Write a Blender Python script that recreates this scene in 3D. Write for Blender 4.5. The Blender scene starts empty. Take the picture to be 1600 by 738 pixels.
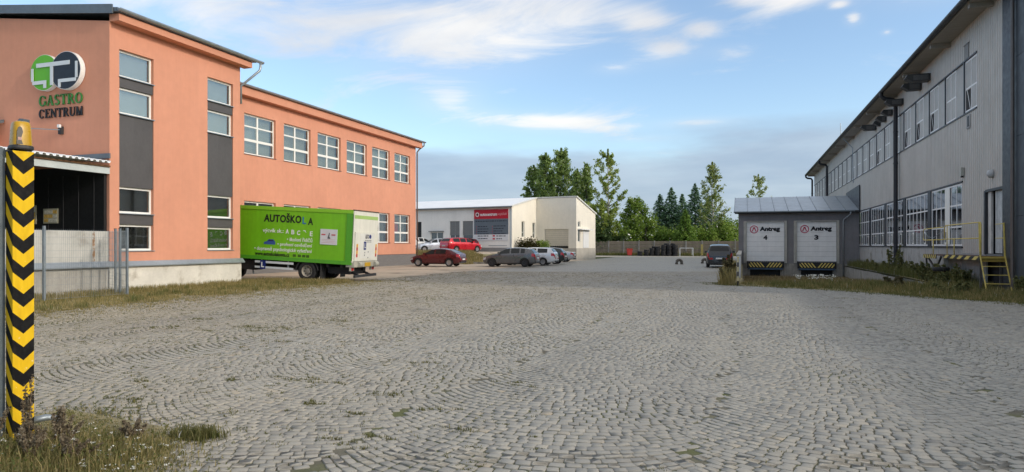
import bpy, bmesh, math, random
import numpy as np
from mathutils import Matrix, Vector
rad = math.radians
rnd = random.Random(7)
sc = bpy.context.scene
COL = sc.collection
# ------------------------------------------------------------------ camera
cam_d = bpy.data.cameras.new('camera'); cam = bpy.data.objects.new('camera', cam_d); COL.objects.link(cam)
cam_d.sensor_width = 36; cam_d.lens = 36*1055/1600; cam_d.shift_y = 14/1600
cam_d.clip_start = .1; cam_d.clip_end = 6000
PSI = math.atan(360/1055)
cam.location = (0, 0, 1.65); cam.rotation_euler = (rad(90), 0, PSI)
sc.camera = cam
FW = np.array([-math.sin(PSI), math.cos(PSI)]); RT = np.array([math.cos(PSI), math.sin(PSI)])
# ------------------------------------------------------------------ world, sun, exposure
SUN_EL, SUN_AZ = 23.0, -9.0          # azimuth in degrees from +X towards +Y
sc.view_settings.view_transform = 'Standard'; sc.view_settings.look = 'None'
sc.view_settings.gamma = 1; sc.view_settings.exposure = 0.92
try: sc.view_settings.use_curve_mapping = False
except Exception: pass
W = bpy.data.worlds.new('World'); sc.world = W; W.use_nodes = True
def build_world():
    nt = W.node_tree; N = nt.nodes; L = nt.links; N.clear()
    def n(t, **k):
        x = N.new(t)
        for a, b in k.items(): setattr(x, a, b)
        return x
    def math_(op, a, b=None, c=None, clamp=False):
        x = n('ShaderNodeMath', operation=op, use_clamp=clamp)
        for i, q in enumerate((a, b, c)):
            if q is None: continue
            if isinstance(q, (int, float)): x.inputs[i].default_value = q
            else: L.new(q, x.inputs[i])
        return x.outputs[0]
    def sstep(v, lo, hi):
        x = n('ShaderNodeMapRange', interpolation_type='SMOOTHSTEP')
        L.new(v, x.inputs['Value']); x.inputs['From Min'].default_value = lo; x.inputs['From Max'].default_value = hi
        return x.outputs['Result']
    sky = n('ShaderNodeTexSky', sky_type='NISHITA', sun_disc=False)
    sky.sun_elevation = rad(SUN_EL); sky.sun_rotation = rad(90 - SUN_AZ)
    sky.altitude = 400; sky.air_density = 1.0; sky.dust_density = 2.0; sky.ozone_density = 1.2
    tc = n('ShaderNodeTexCoord'); sep = n('ShaderNodeSeparateXYZ'); L.new(tc.outputs['Generated'], sep.inputs[0])
    z = math_('MAXIMUM', sep.outputs[2], 0.0)
    den = math_('ADD', z, 0.10)
    px = math_('DIVIDE', sep.outputs[0], den); py = math_('DIVIDE', sep.outputs[1], den)
    cmb = n('ShaderNodeCombineXYZ'); L.new(px, cmb.inputs[0]); L.new(py, cmb.inputs[1])
    def noise(off, scale, detail, rough, dist=0.0, stretch=(1, 1, 1), rot=0):
        mp = n('ShaderNodeMapping'); mp.inputs['Location'].default_value = off; mp.inputs['Scale'].default_value = stretch
        mp.inputs['Rotation'].default_value = (0, 0, rot); L.new(cmb.outputs[0], mp.inputs[0])
        x = n('ShaderNodeTexNoise'); x.inputs['Scale'].default_value = scale; x.inputs['Detail'].default_value = detail
        x.inputs['Roughness'].default_value = rough; x.inputs['Distortion'].default_value = dist
        L.new(mp.outputs[0], x.inputs['Vector']); return x.outputs['Fac']
    fine = noise((1.3, 9.1, 0), 1.5, 9, .62, .6, (1, 1.7, 1), .6)
    big = noise((3.1, 4.4, 0), .8, 4, .55, .3)
    az = math_('ARCTAN2', sep.outputs[1], sep.outputs[0]); el = math_('ARCSINE', sep.outputs[2])
    acc = None
    for a0, e0, sa, se, k in CLOUDS:                       # cloud masses by compass direction and height
        da = math_('DIVIDE', math_('SUBTRACT', az, rad(a0)), rad(sa)); de = math_('DIVIDE', math_('SUBTRACT', el, rad(e0)), rad(se))
        g = math_('MULTIPLY', math_('EXPONENT', math_('MULTIPLY', math_('ADD', math_('MULTIPLY', da, da), math_('MULTIPLY', de, de)), -1.0)), k)
        acc = g if acc is None else math_('ADD', acc, g)
    over = math_('MULTIPLY', sstep(sep.outputs[2], .30, .55), 1.05)       # the sheet of cloud goes on overhead
    acc = math_('ADD', acc, over)
    body = math_('ADD', acc, math_('ADD', math_('MULTIPLY', math_('SUBTRACT', fine, .5), 2.5), math_('MULTIPLY', math_('SUBTRACT', big, .5), .8)))
    hi = math_('MULTIPLY', sstep(body, .16, 1.15), .80)
    thin = math_('MULTIPLY', math_('MINIMUM', acc, 1.0), .22)
    hi = math_('MAXIMUM', hi, thin)
    # low stratus bank resting above the horizon
    bn = noise((2.0, .4, 0), .55, 5, .5, 0, (1, 1, 1))
    top = math_('ADD', math_('MULTIPLY', bn, .22), .045)
    dz = math_('SUBTRACT', top, z)
    bank = math_('MULTIPLY', sstep(dz, -.015, .04), .84)
    shade = noise((7, 3, 0), .9, 6, .55, .2)
    def mix(f, a, b):
        x = n('ShaderNodeMix', data_type='RGBA')
        if isinstance(f, float): x.inputs['Factor'].default_value = f
        else: L.new(f, x.inputs['Factor'])
        for s, q in ((6, a), (7, b)):
            if isinstance(q, tuple): x.inputs[s].default_value = (*q, 1)
            else: L.new(q, x.inputs[s])
        return x.outputs[2]
    tint = n('ShaderNodeMix', data_type='RGBA', blend_type='MULTIPLY'); tint.inputs['Factor'].default_value = 1
    L.new(sky.outputs[0], tint.inputs[6]); tint.inputs[7].default_value = (*SKY_TINT, 1)
    white = mix(sstep(shade, .35, .65), CL_COL_A, CL_COL_B)
    c1 = mix(hi, tint.outputs[2], white)
    bankc = mix(sstep(shade, .30, .70), CL_BANK_A, CL_BANK_B)
    c2 = mix(bank, c1, bankc)
    bg = n('ShaderNodeBackground'); bg.inputs['Strength'].default_value = SKY_STRENGTH
    L.new(c2, bg.inputs['Color'])
    out = n('ShaderNodeOutputWorld'); L.new(bg.outputs[0], out.inputs[0])
SKY_STRENGTH = 0.15
SKY_TINT = (.80, .84, .86)
CLOUDS = [(124, 18.5, 9, 3.4, .85), (137, 19.5, 7, 3.8, .75), (112.5, 17.5, 7, 3.0, .8), (104, 19.0, 6, 2.2, .75), (118, 14.2, 6, 1.5, .35), (95.8, 15.9, 2.3, 1.1, .95), (97.5, 18, 2.4, 1.0, .8), (93.2, 17.2, 1.6, .7, .75), (91.0, 15.2, 1.6, .6, .5), (100, 14.5, 1.8, .5, .5),
          (114.2, 12.0, 2.6, 1.2, .85), (111, 10.6, 2.0, .7, .6), (106.5, 10.3, 4.0, .8, .9), (101.5, 9.9, 3.0, .7, .8), (93.2, 9.9, 3.2, .42, .95), (98, 8.8, 3, .3, .5), (82.0, 16.6, .55, .42, 1.0), (83.0, 17.8, .7, .3, .8), (79.8, 15.4, .35, .2, .8), (87, 18.6, 3.5, .8, .7), (76.5, 18.2, 4, 1.2, .7), (90, 19, 2, .5, .6),
          (190, 14, 16, 5, .8), (235, 20, 20, 6, .8), (290, 13, 14, 4, .7), (330, 22, 18, 6, .7), (40, 20, 14, 4, .7)]
CL_COL_A = (2.75, 2.75, 2.8); CL_COL_B = (4.0, 3.8, 3.5)
CL_BANK_A = (1.30, 1.66, 2.2); CL_BANK_B = (1.75, 2.1, 2.55)
build_world()
sl = bpy.data.lights.new('sun', 'SUN'); sl.energy = 0.92; sl.angle = rad(2.5); sl.color = (1.0, .90, .78)
sun = bpy.data.objects.new('sun', sl); COL.objects.link(sun)
_sd = Vector((math.cos(rad(SUN_EL))*math.cos(rad(SUN_AZ)), math.cos(rad(SUN_EL))*math.sin(rad(SUN_AZ)), math.sin(rad(SUN_EL))))
sun.rotation_euler = _sd.to_track_quat('Z', 'Y').to_euler(); sun.location = (60, 0, 40)

# ------------------------------------------------------------------ helpers
def lk(o, parent=None):
    COL.objects.link(o)
    if parent is not None: o.parent = parent
    return o
def tag(o, label=None, cat=None, group=None, kind=None):
    if label: o['label'] = label
    if cat: o['category'] = cat
    if group: o['group'] = group
    if kind: o['kind'] = kind
    return o
def thing(name, label, cat, loc=(0, 0, 0), rz=0, group=None):
    o = bpy.data.objects.new(name, None); o.empty_display_size = .3; COL.objects.link(o)
    o.location = loc; o.rotation_euler = (0, 0, rz)
    return tag(o, label, cat, group)
class MB:
    """mesh builder; T maps authoring coordinates to the thing's local ones"""
    def __init__(s, T=None):
        s.v = []; s.f = []; s.m = []; s.T = T; s.flip = bool(T and T.to_3x3().determinant() < 0)
    def add(s, vs, fs, mi=0):
        k = len(s.v)
        for p in vs:
            p = Vector(p)
            s.v.append(tuple(s.T @ p) if s.T else tuple(p))
        for f in fs:
            f = [k+i for i in f]
            s.f.append(f[::-1] if s.flip else f); s.m.append(mi)
        return s
    def box(s, x0, x1, y0, y1, z0, z1, mi=0):
        if x0 > x1: x0, x1 = x1, x0
        if y0 > y1: y0, y1 = y1, y0
        if z0 > z1: z0, z1 = z1, z0
        vs = [(x, y, z) for z in (z0, z1) for y in (y0, y1) for x in (x0, x1)]
        return s.add(vs, [(0, 2, 3, 1), (4, 5, 7, 6), (0, 1, 5, 4), (2, 6, 7, 3), (0, 4, 6, 2), (1, 3, 7, 5)], mi)
    def bar(s, a, b, w, h=None, up=(0, 0, 1), mi=0):
        h = h or w; a = Vector(a); b = Vector(b); d = (b-a).normalized(); u = Vector(up)
        if abs(d.dot(u)) > .98: u = Vector((1, 0, 0))
        r = d.cross(u).normalized(); u = r.cross(d)
        vs = [p + r*(i*w/2) + u*(j*h/2) for p in (a, b) for i, j in ((-1, -1), (1, -1), (1, 1), (-1, 1))]
        return s.add(vs, [(0, 1, 2, 3), (7, 6, 5, 4), (0, 4, 5, 1), (1, 5, 6, 2), (2, 6, 7, 3), (3, 7, 4, 0)], mi)
    def tube(s, pts, r, n=8, mi=0, cap=True):
        pts = [Vector(p) for p in pts]; rs = r if isinstance(r, (list, tuple)) else [r]*len(pts)
        ref = None; rings = []
        for i, p in enumerate(pts):
            d = (pts[min(i+1, len(pts)-1)] - pts[max(i-1, 0)]).normalized()
            if ref is None or abs(d.dot(ref)) > .97:
                ref = Vector((0, 0, 1)) if abs(d.z) < .9 else Vector((1, 0, 0))
            u = d.cross(ref).normalized(); w = d.cross(u).normalized(); ref = u.cross(d).normalized() if False else ref
            rings.append([p + (u*math.cos(2*math.pi*k/n) + w*math.sin(2*math.pi*k/n))*rs[i] for k in range(n)])
        vs = [q for ring in rings for q in ring]; fs = []
        for i in range(len(pts)-1):
            for k in range(n):
                a = i*n+k; b = i*n+(k+1) % n
                fs.append((a, a+n, b+n, b))
        if cap:
            fs.append(tuple(range(n))); fs.append(tuple(range((len(pts)-1)*n, len(pts)*n))[::-1])
        return s.add(vs, fs, mi)
    def prism(s, poly, n0, n1, axis='y', mi=0):
        """poly in the plane normal to axis, extruded n0..n1"""
        def P(a, b, c):
            return {'y': (a, c, b), 'x': (c, a, b), 'z': (a, b, c)}[axis]
        k = len(poly)
        vs = [P(a, b, n0) for a, b in poly] + [P(a, b, n1) for a, b in poly]
        fs = [tuple(range(k)), tuple(range(k, 2*k))[::-1]] + [(i, k+i, k+(i+1) % k, (i+1) % k) for i in range(k)]
        area = sum(poly[i][0]*poly[(i+1) % k][1]-poly[(i+1) % k][0]*poly[i][1] for i in range(k))
        sgn = (area > 0) == (n1 > n0)
        if axis == 'y': sgn = not sgn
        if sgn: fs = [f[::-1] for f in fs]
        return s.add(vs, fs, mi)
    def lathe(s, prof, n=20, c=(0, 0, 0), axis='y', mi=0):
        vs = []; fs = []; k = len(prof)
        for i in range(n):
            t = 2*math.pi*i/n
            for r, h in prof:
                a, b = r*math.cos(t), r*math.sin(t)
                p = {'y': (a, h, b), 'z': (a, b, h), 'x': (h, a, b)}[axis]
                vs.append((p[0]+c[0], p[1]+c[1], p[2]+c[2]))
        for i in range(n):
            j = (i+1) % n
            for q in range(k-1): fs.append((i*k+q, j*k+q, j*k+q+1, i*k+q+1))
        return s.add(vs, fs, mi)
    def grid_holes(s, u0, u1, z0, z1, holes, depth, n=0.0):
        """wall face in (u, n, z) coordinates facing +n with reveals going to n-depth"""
        us = sorted({u0, u1, *[h[0] for h in holes], *[h[1] for h in holes]})
        zs = sorted({z0, z1, *[h[2] for h in holes], *[h[3] for h in holes]})
        us = [u for u in us if u0 <= u <= u1]; zs = [z for z in zs if z0 <= z <= z1]
        for a, b in zip(us, us[1:]):
            for c, d in zip(zs, zs[1:]):
                if any(h[0] < (a+b)/2 < h[1] and h[2] < (c+d)/2 < h[3] for h in holes): continue
                s.add([(a, n, c), (b, n, c), (b, n, d), (a, n, d)], [(3, 2, 1, 0)])
        for a, b, c, d in holes:
            m = n-depth
            s.add([(a, n, c), (b, n, c), (b, n, d), (a, n, d), (a, m, c), (b, m, c), (b, m, d), (a, m, d)],
                  [(0, 1, 5, 4), (1, 2, 6, 5), (2, 3, 7, 6), (3, 0, 4, 7)])
        return s
    def obj(s, name, mats, parent=None, smooth=False, org=(0, 0, 0), angle=None, fixn=False):
        me = bpy.data.meshes.new(name)
        ox, oy, oz = org
        me.from_pydata([(x-ox, y-oy, z-oz) for x, y, z in s.v], [], s.f)
        if not isinstance(mats, (list, tuple)): mats = [mats]
        for m in mats: me.materials.append(m)
        if len(mats) > 1: me.polygons.foreach_set('material_index', s.m)
        if fixn:
            bm = bmesh.new(); bm.from_mesh(me); bmesh.ops.remove_doubles(bm, verts=bm.verts, dist=1e-5)
            bmesh.ops.recalc_face_normals(bm, faces=bm.faces); bm.to_mesh(me); bm.free()
        if smooth or angle:
            me.polygons.foreach_set('use_smooth', [True]*len(me.polygons))
            if angle: me.set_sharp_from_angle(angle=rad(angle))
        me.update()
        return lk(bpy.data.objects.new(name, me), parent)
def np_mesh(name, verts, faces, mats, parent=None, rn=None, smooth=False, mi=None):
    """fast mesh from arrays; all faces have the same number of corners; rn: one random number per vertex"""
    verts = np.asarray(verts, np.float32).reshape(-1, 3); faces = np.asarray(faces, np.int32); k = faces.shape[1]
    me = bpy.data.meshes.new(name)
    me.vertices.add(len(verts)); me.vertices.foreach_set('co', verts.ravel())
    me.loops.add(faces.size); me.loops.foreach_set('vertex_index', faces.ravel())
    me.polygons.add(len(faces)); me.polygons.foreach_set('loop_start', np.arange(0, faces.size, k, dtype=np.int32))
    if not isinstance(mats, (list, tuple)): mats = [mats]
    for m in mats: me.materials.append(m)
    if mi is not None: me.polygons.foreach_set('material_index', np.asarray(mi, np.int32))
    if smooth: me.polygons.foreach_set('use_smooth', np.ones(len(faces), bool))
    if rn is not None:
        at = me.attributes.new('rnd', 'FLOAT', 'POINT'); at.data.foreach_set('value', np.asarray(rn, np.float32))
    me.update(calc_edges=True); me.validate()
    return lk(bpy.data.objects.new(name, me), parent)
def TX(X, sx):   # facade in plane X, outward +X (sx=1) or -X (sx=-1); authoring (u=Y, n=out, z)
    return Matrix(((0, sx, 0, X), (1, 0, 0, 0), (0, 0, 1, 0), (0, 0, 0, 1)))
def TY(Y, sy):   # facade in plane Y, outward sy; authoring (u=X, n=out, z)
    return Matrix(((1, 0, 0, 0), (0, sy, 0, Y), (0, 0, 1, 0), (0, 0, 0, 1)))
# ------------------------------------------------------------------ materials
MC = {}
def pmat(name, col, rough=.75, var=.12, scale=2.0, bump=0.0, bscale=60, metal=0.0, spec=.4, dirt=None, coat=0.0,
         stretch=None, streak=0.0, alpha=1.0, emit=None):
    if name in MC: return MC[name]
    m = bpy.data.materials.new(name); m.use_nodes = True; MC[name] = m
    nt = m.node_tree; N = nt.nodes; L = nt.links; b = N['Principled BSDF']
    b.inputs['Roughness'].default_value = rough; b.inputs['Metallic'].default_value = metal
    b.inputs['Specular IOR Level'].default_value = spec; b.inputs['Coat Weight'].default_value = coat
    b.inputs['Coat Roughness'].default_value = .08
    tc = N.new('ShaderNodeTexCoord'); vec = tc.outputs['Object']
    if stretch:
        mp = N.new('ShaderNodeMapping'); mp.inputs['Scale'].default_value = stretch; L.new(vec, mp.inputs[0]); vec = mp.outputs[0]
    def noise(sca, det=5, ro=.55, v=None):
        x = N.new('ShaderNodeTexNoise'); x.inputs['Scale'].default_value = sca; x.inputs['Detail'].default_value = det
        x.inputs['Roughness'].default_value = ro; L.new(v or vec, x.inputs['Vector']); return x.outputs['Fac']
    def ramp(f, lo, hi):
        x = N.new('ShaderNodeMapRange'); L.new(f, x.inputs[0]); x.inputs[1].default_value = .3; x.inputs[2].default_value = .7
        x.inputs[3].default_value = lo; x.inputs[4].default_value = hi; return x.outputs[0]
    def mul(c, f):
        x = N.new('ShaderNodeMix'); x.data_type = 'RGBA'; x.blend_type = 'MULTIPLY'; x.inputs['Factor'].default_value = 1
        if isinstance(c, tuple): x.inputs[6].default_value = (*c, 1)
        else: L.new(c, x.inputs[6])
        L.new(f, x.inputs[7]); return x.outputs[2]
    c = mul(tuple(col), ramp(noise(scale), 1-var, 1+var))
    if var: c = mul(c, ramp(noise(scale*9, 3), 1-var*.5, 1+var*.5))
    if streak:
        mp = N.new('ShaderNodeMapping'); mp.inputs['Scale'].default_value = (3.2, 3.2, .18); L.new(tc.outputs['Object'], mp.inputs[0])
        c = mul(c, ramp(noise(1.6, 5, .65, mp.outputs[0]), 1-streak, 1+streak*.4))
    if dirt:
        x = N.new('ShaderNodeMix'); x.data_type = 'RGBA'
        r = N.new('ShaderNodeMapRange'); r.interpolation_type = 'SMOOTHSTEP'; L.new(noise(dirt[1], 7, .65), r.inputs[0]); r.inputs[1].default_value = dirt[2]; r.inputs[2].default_value = dirt[3]
        L.new(r.outputs[0], x.inputs['Factor']); L.new(c, x.inputs[6]); x.inputs[7].default_value = (*dirt[0], 1); c = x.outputs[2]
    L.new(c, b.inputs['Base Color'])
    if bump:
        bp = N.new('ShaderNodeBump'); bp.inputs['Strength'].default_value = bump; bp.inputs['Distance'].default_value = .02
        L.new(noise(bscale, 4), bp.inputs['Height']); L.new(bp.outputs[0], b.inputs['Normal'])
    if rough > .15 and var:
        L.new(ramp(noise(scale*3, 3), max(.02, rough-.08), min(1, rough+.08)), b.inputs['Roughness'])
    if emit:
        b.inputs['Emission Color'].default_value = (*emit[0], 1); b.inputs['Emission Strength'].default_value = emit[1]
    return m
def leafmat(name, cols, trans=.3):
    if name in MC: return MC[name]
    m = bpy.data.materials.new(name); m.use_nodes = True; MC[name] = m
    nt = m.node_tree; N = nt.nodes; L = nt.links; N.clear()
    at = N.new('ShaderNodeAttribute'); at.attribute_name = 'rnd'
    cr = N.new('ShaderNodeValToRGB'); el = cr.color_ramp.elements
    for i, c in enumerate(cols):
        p = i/(len(cols)-1)
        e = el[0] if i == 0 else (el[1] if i == len(cols)-1 else el.new(p))
        e.position = p; e.color = (*c, 1)
    L.new(at.outputs['Fac'], cr.inputs[0])
    d = N.new('ShaderNodeBsdfPrincipled'); d.inputs['Roughness'].default_value = .55; d.inputs['Specular IOR Level'].default_value = .25
    L.new(cr.outputs[0], d.inputs['Base Color'])
    t = N.new('ShaderNodeBsdfTranslucent'); L.new(cr.outputs[0], t.inputs['Color'])
    mx = N.new('ShaderNodeMixShader'); mx.inputs[0].default_value = trans; L.new(d.outputs[0], mx.inputs[1]); L.new(t.outputs[0], mx.inputs[2])
    o = N.new('ShaderNodeOutputMaterial'); L.new(mx.outputs[0], o.inputs[0]); return m
def glassmat(name, tint, refl=.25, rough=.03):
    """window glass: part see-through, part mirror, stronger at a glancing angle"""
    if name in MC: return MC[name]
    m = bpy.data.materials.new(name); m.use_nodes = True; MC[name] = m
    nt = m.node_tree; N = nt.nodes; L = nt.links; N.clear()
    t = N.new('ShaderNodeBsdfTransparent'); t.inputs[0].default_value = (*tint, 1)
    g = N.new('ShaderNodeBsdfGlossy'); g.inputs['Roughness'].default_value = rough; g.inputs[0].default_value = (.95, .97, 1, 1)
    lw = N.new('ShaderNodeLayerWeight'); lw.inputs[0].default_value = .35
    r = N.new('ShaderNodeMapRange'); L.new(lw.outputs['Fresnel'], r.inputs[0]); r.inputs[3].default_value = refl*.6; r.inputs[4].default_value = min(1, refl*2.6)
    mx = N.new('ShaderNodeMixShader'); L.new(r.outputs[0], mx.inputs[0]); L.new(t.outputs[0], mx.inputs[1]); L.new(g.outputs[0], mx.inputs[2])
    o = N.new('ShaderNodeOutputMaterial'); L.new(mx.outputs[0], o.inputs[0]); return m
ORANGE = pmat('terracotta_plaster', (.63, .285, .182), .88, .06, .35, .25, 90, streak=.04)
ORANGE_D = pmat('terracotta_trim', (.60, .268, .168), .85, .06, 1, .15, 90)
WHITEPL = pmat('white_plinth_plaster', (.66, .63, .56), .9, .10, 1.2, .3, 50, dirt=((.42, .38, .31), 1.5, .52, .75))
GREYPL = pmat('grey_plinth', (.17, .16, .155), .85, .1, 2, .2, 60, stretch=(1, 1, 6))
CONC = pmat('concrete_wall', (.43, .41, .37), .92, .14, 1.1, .35, 40, dirt=((.30, .27, .22), .9, .52, .72), streak=.15)
CONC_D = pmat('old_concrete', (.30, .285, .26), .95, .18, 1.6, .5, 30, dirt=((.16, .15, .12), 1.3, .5, .7), streak=.2)
ZINC = pmat('zinc_sheet', (.36, .40, .43), .42, .10, 1.5, .05, 20, metal=.55, streak=.1)
ZINC_D = pmat('dark_zinc', (.14, .165, .185), .45, .12, 1.5, .05, 20, metal=.35)
PVC = pmat('white_window_frame', (.80, .79, .74), .4, .03, 3, spec=.5)
SLATE = pmat('grey_facade_panel', (.085, .08, .08), .6, .10, 2.0, .1, 40, streak=.08)
BLACKC = pmat('black_cladding', (.012, .012, .013), .55, .2, 3)
CORR = pmat('grey_corrugated_cladding', (.48, .455, .42), .55, .07, .5, .05, 20, metal=.25, streak=.10)
DARKM = pmat('anthracite_metal', (.035, .038, .047), .45, .12, 2, .05, 20, metal=.2, streak=.08)
DOCKW = pmat('grey_dock_plaster', (.21, .205, .215), .88, .10, 1.0, .25, 60, streak=.1)
DOCKROOF = pmat('seamed_roof_sheet', (.40, .46, .52), .42, .09, 1.0, .04, 12, metal=.5, streak=.05)
DOORW = pmat('white_dock_door', (.86, .86, .85), .5, .05, 2, .03, 30, streak=.06)
CREAM = pmat('cream_plaster', (.80, .75, .64), .9, .05, .6, .2, 80, streak=.04)
OFFW = pmat('off_white_plaster', (.87, .85, .80), .9, .05, .6, .2, 80, streak=.04)
ROOFW = pmat('white_metal_roof', (.88, .89, .89), .38, .05, .6, metal=.1)
STEEL = pmat('galvanised_steel', (.27, .31, .34), .5, .14, 4, metal=.6)
STEELP = pmat('grey_painted_steel', (.10, .125, .145), .5, .14, 4, metal=.2)
YEL = pmat('yellow_paint', (.70, .46, .03), .5, .14, 8, dirt=((.30, .20, .08), 6, .55, .72))
YELP = pmat('pale_yellow_paint', (.66, .52, .14), .55, .14, 8, dirt=((.34, .24, .10), 7, .56, .72))
BLK = pmat('black_paint', (.018, .018, .02), .5, .2, 6)
RUBBER = pmat('tyre_rubber', (.022, .022, .023), .8, .2, 6, .2, 80)
PLASTB = pmat('black_plastic', (.03, .03, .032), .55, .15, 5)
CHROME = pmat('rim_alloy', (.50, .50, .51), .32, .1, 6, metal=.8)
RIMD = pmat('dark_rim', (.06, .06, .065), .4, .1, 6, metal=.5)
DARKIN = pmat('dark_interior', (.03, .03, .032), .9, .3, 1)
BLIND = pmat('grey_blind', (.30, .31, .29), .8, .08, 1.5, stretch=(1, 1, 8))
CURT_R = pmat('red_curtain', (.36, .025, .06), .85, .15, 4)
GLASS = glassmat('window_glass', (.84, .86, .82), .13)
GLASS_R = glassmat('hall_window_glass', (.45, .50, .52), .40)
WOODF = pmat('weathered_fence_board', (.23, .19, .14), .9, .25, 2, .4, 25, stretch=(1, 1, 5), streak=.2)
ASPH = pmat('pale_asphalt', (.47, .40, .31), .95, .13, .7, .5, 70, dirt=((.20, .17, .13), .35, .5, .7))
SOIL = pmat('verge_soil', (.29, .25, .14), 1.0, .35, 1.2, .6, 20)
DRY = pmat('dry_ramp_litter', (.24, .20, .12), 1.0, .3, 1.4, .6, 20)
FIELD = pmat('meadow_ground', (.075, .095, .03), 1.0, .3, .08, .6, 5)
PADC = pmat('concrete_pad', (.42, .39, .33), .92, .12, .3, .3, 20)
BARK = pmat('tree_bark', (.14, .115, .085), .95, .3, 4, .6, 20, stretch=(1, 1, .3))
BARKP = pmat('pale_birch_bark', (.42, .40, .36), .9, .3, 3, .4, 20)
def carpaint(name, col, rough=.28, metal=.35): return pmat(name, col, rough, .05, .6, metal=metal, coat=.7, spec=.5)
# ------------------------------------------------------------------ lettering
def lettering(body, box, frame, mat, parent, bold=0.0, ext=.006, shear=0.0, name='lettering', spacing=1.0):
    """text squeezed into box=(s0,s1,t0,t1) of the plane frame=(origin,U,V,N) in the parent's local coordinates"""
    cu = bpy.data.curves.new('text', 'FONT'); cu.body = body; cu.size = 1; cu.extrude = .5; cu.offset = bold; cu.shear = shear
    cu.resolution_u = 3; cu.space_character = spacing
    o = bpy.data.objects.new('text', cu); COL.objects.link(o); bpy.context.view_layer.update()
    me = bpy.data.meshes.new_from_object(o.evaluated_get(bpy.context.evaluated_depsgraph_get()))
    bpy.data.objects.remove(o); bpy.data.curves.remove(cu)
    n = len(me.vertices); a = np.empty(n*3, np.float32); me.vertices.foreach_get('co', a); a = a.reshape(-1, 3)
    lo, hi = a.min(0), a.max(0)
    s = box[0] + (a[:, 0]-lo[0])/(hi[0]-lo[0])*(box[1]-box[0]); t = box[2] + (a[:, 1]-lo[1])/(hi[1]-lo[1])*(box[3]-box[2])
    O, U, V, Nn = [np.array(q, np.float32) for q in frame]
    co = O + s[:, None]*U + t[:, None]*V + ((a[:, 2]+.5)*ext+.002)[:, None]*Nn
    me.vertices.foreach_set('co', co.astype(np.float32).ravel()); me.materials.clear(); me.materials.append(mat); me.update(); me.name = name
    return lk(bpy.data.objects.new(name, me), parent)
def unit_cube():
    me = bpy.data.meshes.new('pane'); h = .5
    me.from_pydata([(x, y, z) for z in (-h, h) for y in (-h, h) for x in (-h, h)], [],
                   [(0, 2, 3, 1), (4, 5, 7, 6), (0, 1, 5, 4), (2, 6, 7, 3), (0, 4, 6, 2), (1, 3, 7, 5)]); return me
UC = {}
def piece(name, mat, parent, lo, hi, org=(0, 0, 0)):
    """axis-aligned block that shares one cube mesh per material"""
    k = (name, mat.name)
    if k not in UC:
        UC[k] = unit_cube(); UC[k].name = name; UC[k].materials.append(mat)
    o = bpy.data.objects.new(name, UC[k]); lk(o, parent)
    o.location = [(a+b)/2-c for a, b, c in zip(lo, hi, org)]; o.scale = [max(abs(b-a), 1e-3) for a, b in zip(lo, hi)]
    return o
def tpiece(name, mat, parent, T, u0, u1, n0, n1, z0, z1, org):
    a = T @ Vector((u0, n0, z0)); b = T @ Vector((u1, n1, z1))
    return piece(name, mat, parent, [min(p, q) for p, q in zip(a, b)], [max(p, q) for p, q in zip(a, b)], org)
def window(parent, T, u0, u1, z0, z1, ucuts, zcuts, n=-.2, fw=.07, mw=.06, glass=None, back=None, org=(0, 0, 0), frame=None, fd=.06,
           thick=None, sill=None, back_off=.12, label=None):
    """frame mesh (the part) with its panes and what hangs behind them as children; ucuts, zcuts: inner bar positions (fractions)"""
    frame = frame or PVC; glass = glass or GLASS
    b = MB(T)
    b.box(u0, u1, n-fd, n, z0, z0+fw); b.box(u0, u1, n-fd, n, z1-fw, z1)
    b.box(u0, u0+fw, n-fd, n, z0+fw, z1-fw); b.box(u1-fw, u1, n-fd, n, z0+fw, z1-fw)
    W_, H_ = u1-u0, z1-z0
    ub = [u0+fw] ; ue = []
    for c in ucuts:
        w = mw if not isinstance(c, tuple) else c[1]; q = c if not isinstance(c, tuple) else c[0]
        ue.append(u0+q*W_-w/2); ub.append(u0+q*W_+w/2)
        b.box(u0+q*W_-w/2, u0+q*W_+w/2, n-fd+.003, n-.003, z0+fw, z1-fw)
    ue.append(u1-fw)
    zb = [z0+fw]; ze = []
    for c in zcuts:
        w = mw if not isinstance(c, tuple) else c[1]; q = c if not isinstance(c, tuple) else c[0]
        ze.append(z0+q*H_-w/2); zb.append(z0+q*H_+w/2)
        for a, e in zip(ub, ue): b.box(a, e, n-fd+.006, n-.006, z0+q*H_-w/2, z0+q*H_+w/2)
    ze.append(z1-fw)
    o = b.obj('window', frame, parent, org=org)
    for a, e in zip(ub, ue):
        for c, d in zip(zb, ze):
            tpiece('pane', glass, o, T, a, e, n-fd*.5-.006, n-fd*.5+.006, c, d, org)
    if back is not None:
        tpiece('blind', back, o, T, u0+.02, u1-.02, n-fd-back_off-.01, n-fd-back_off, z0+.02, z1-.02, org)
    if sill is not None:
        tpiece('sill', sill, o, T, u0-.03, u1+.03, n+.002, .05, z0-.03, z0-.002, org)
    return o
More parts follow.
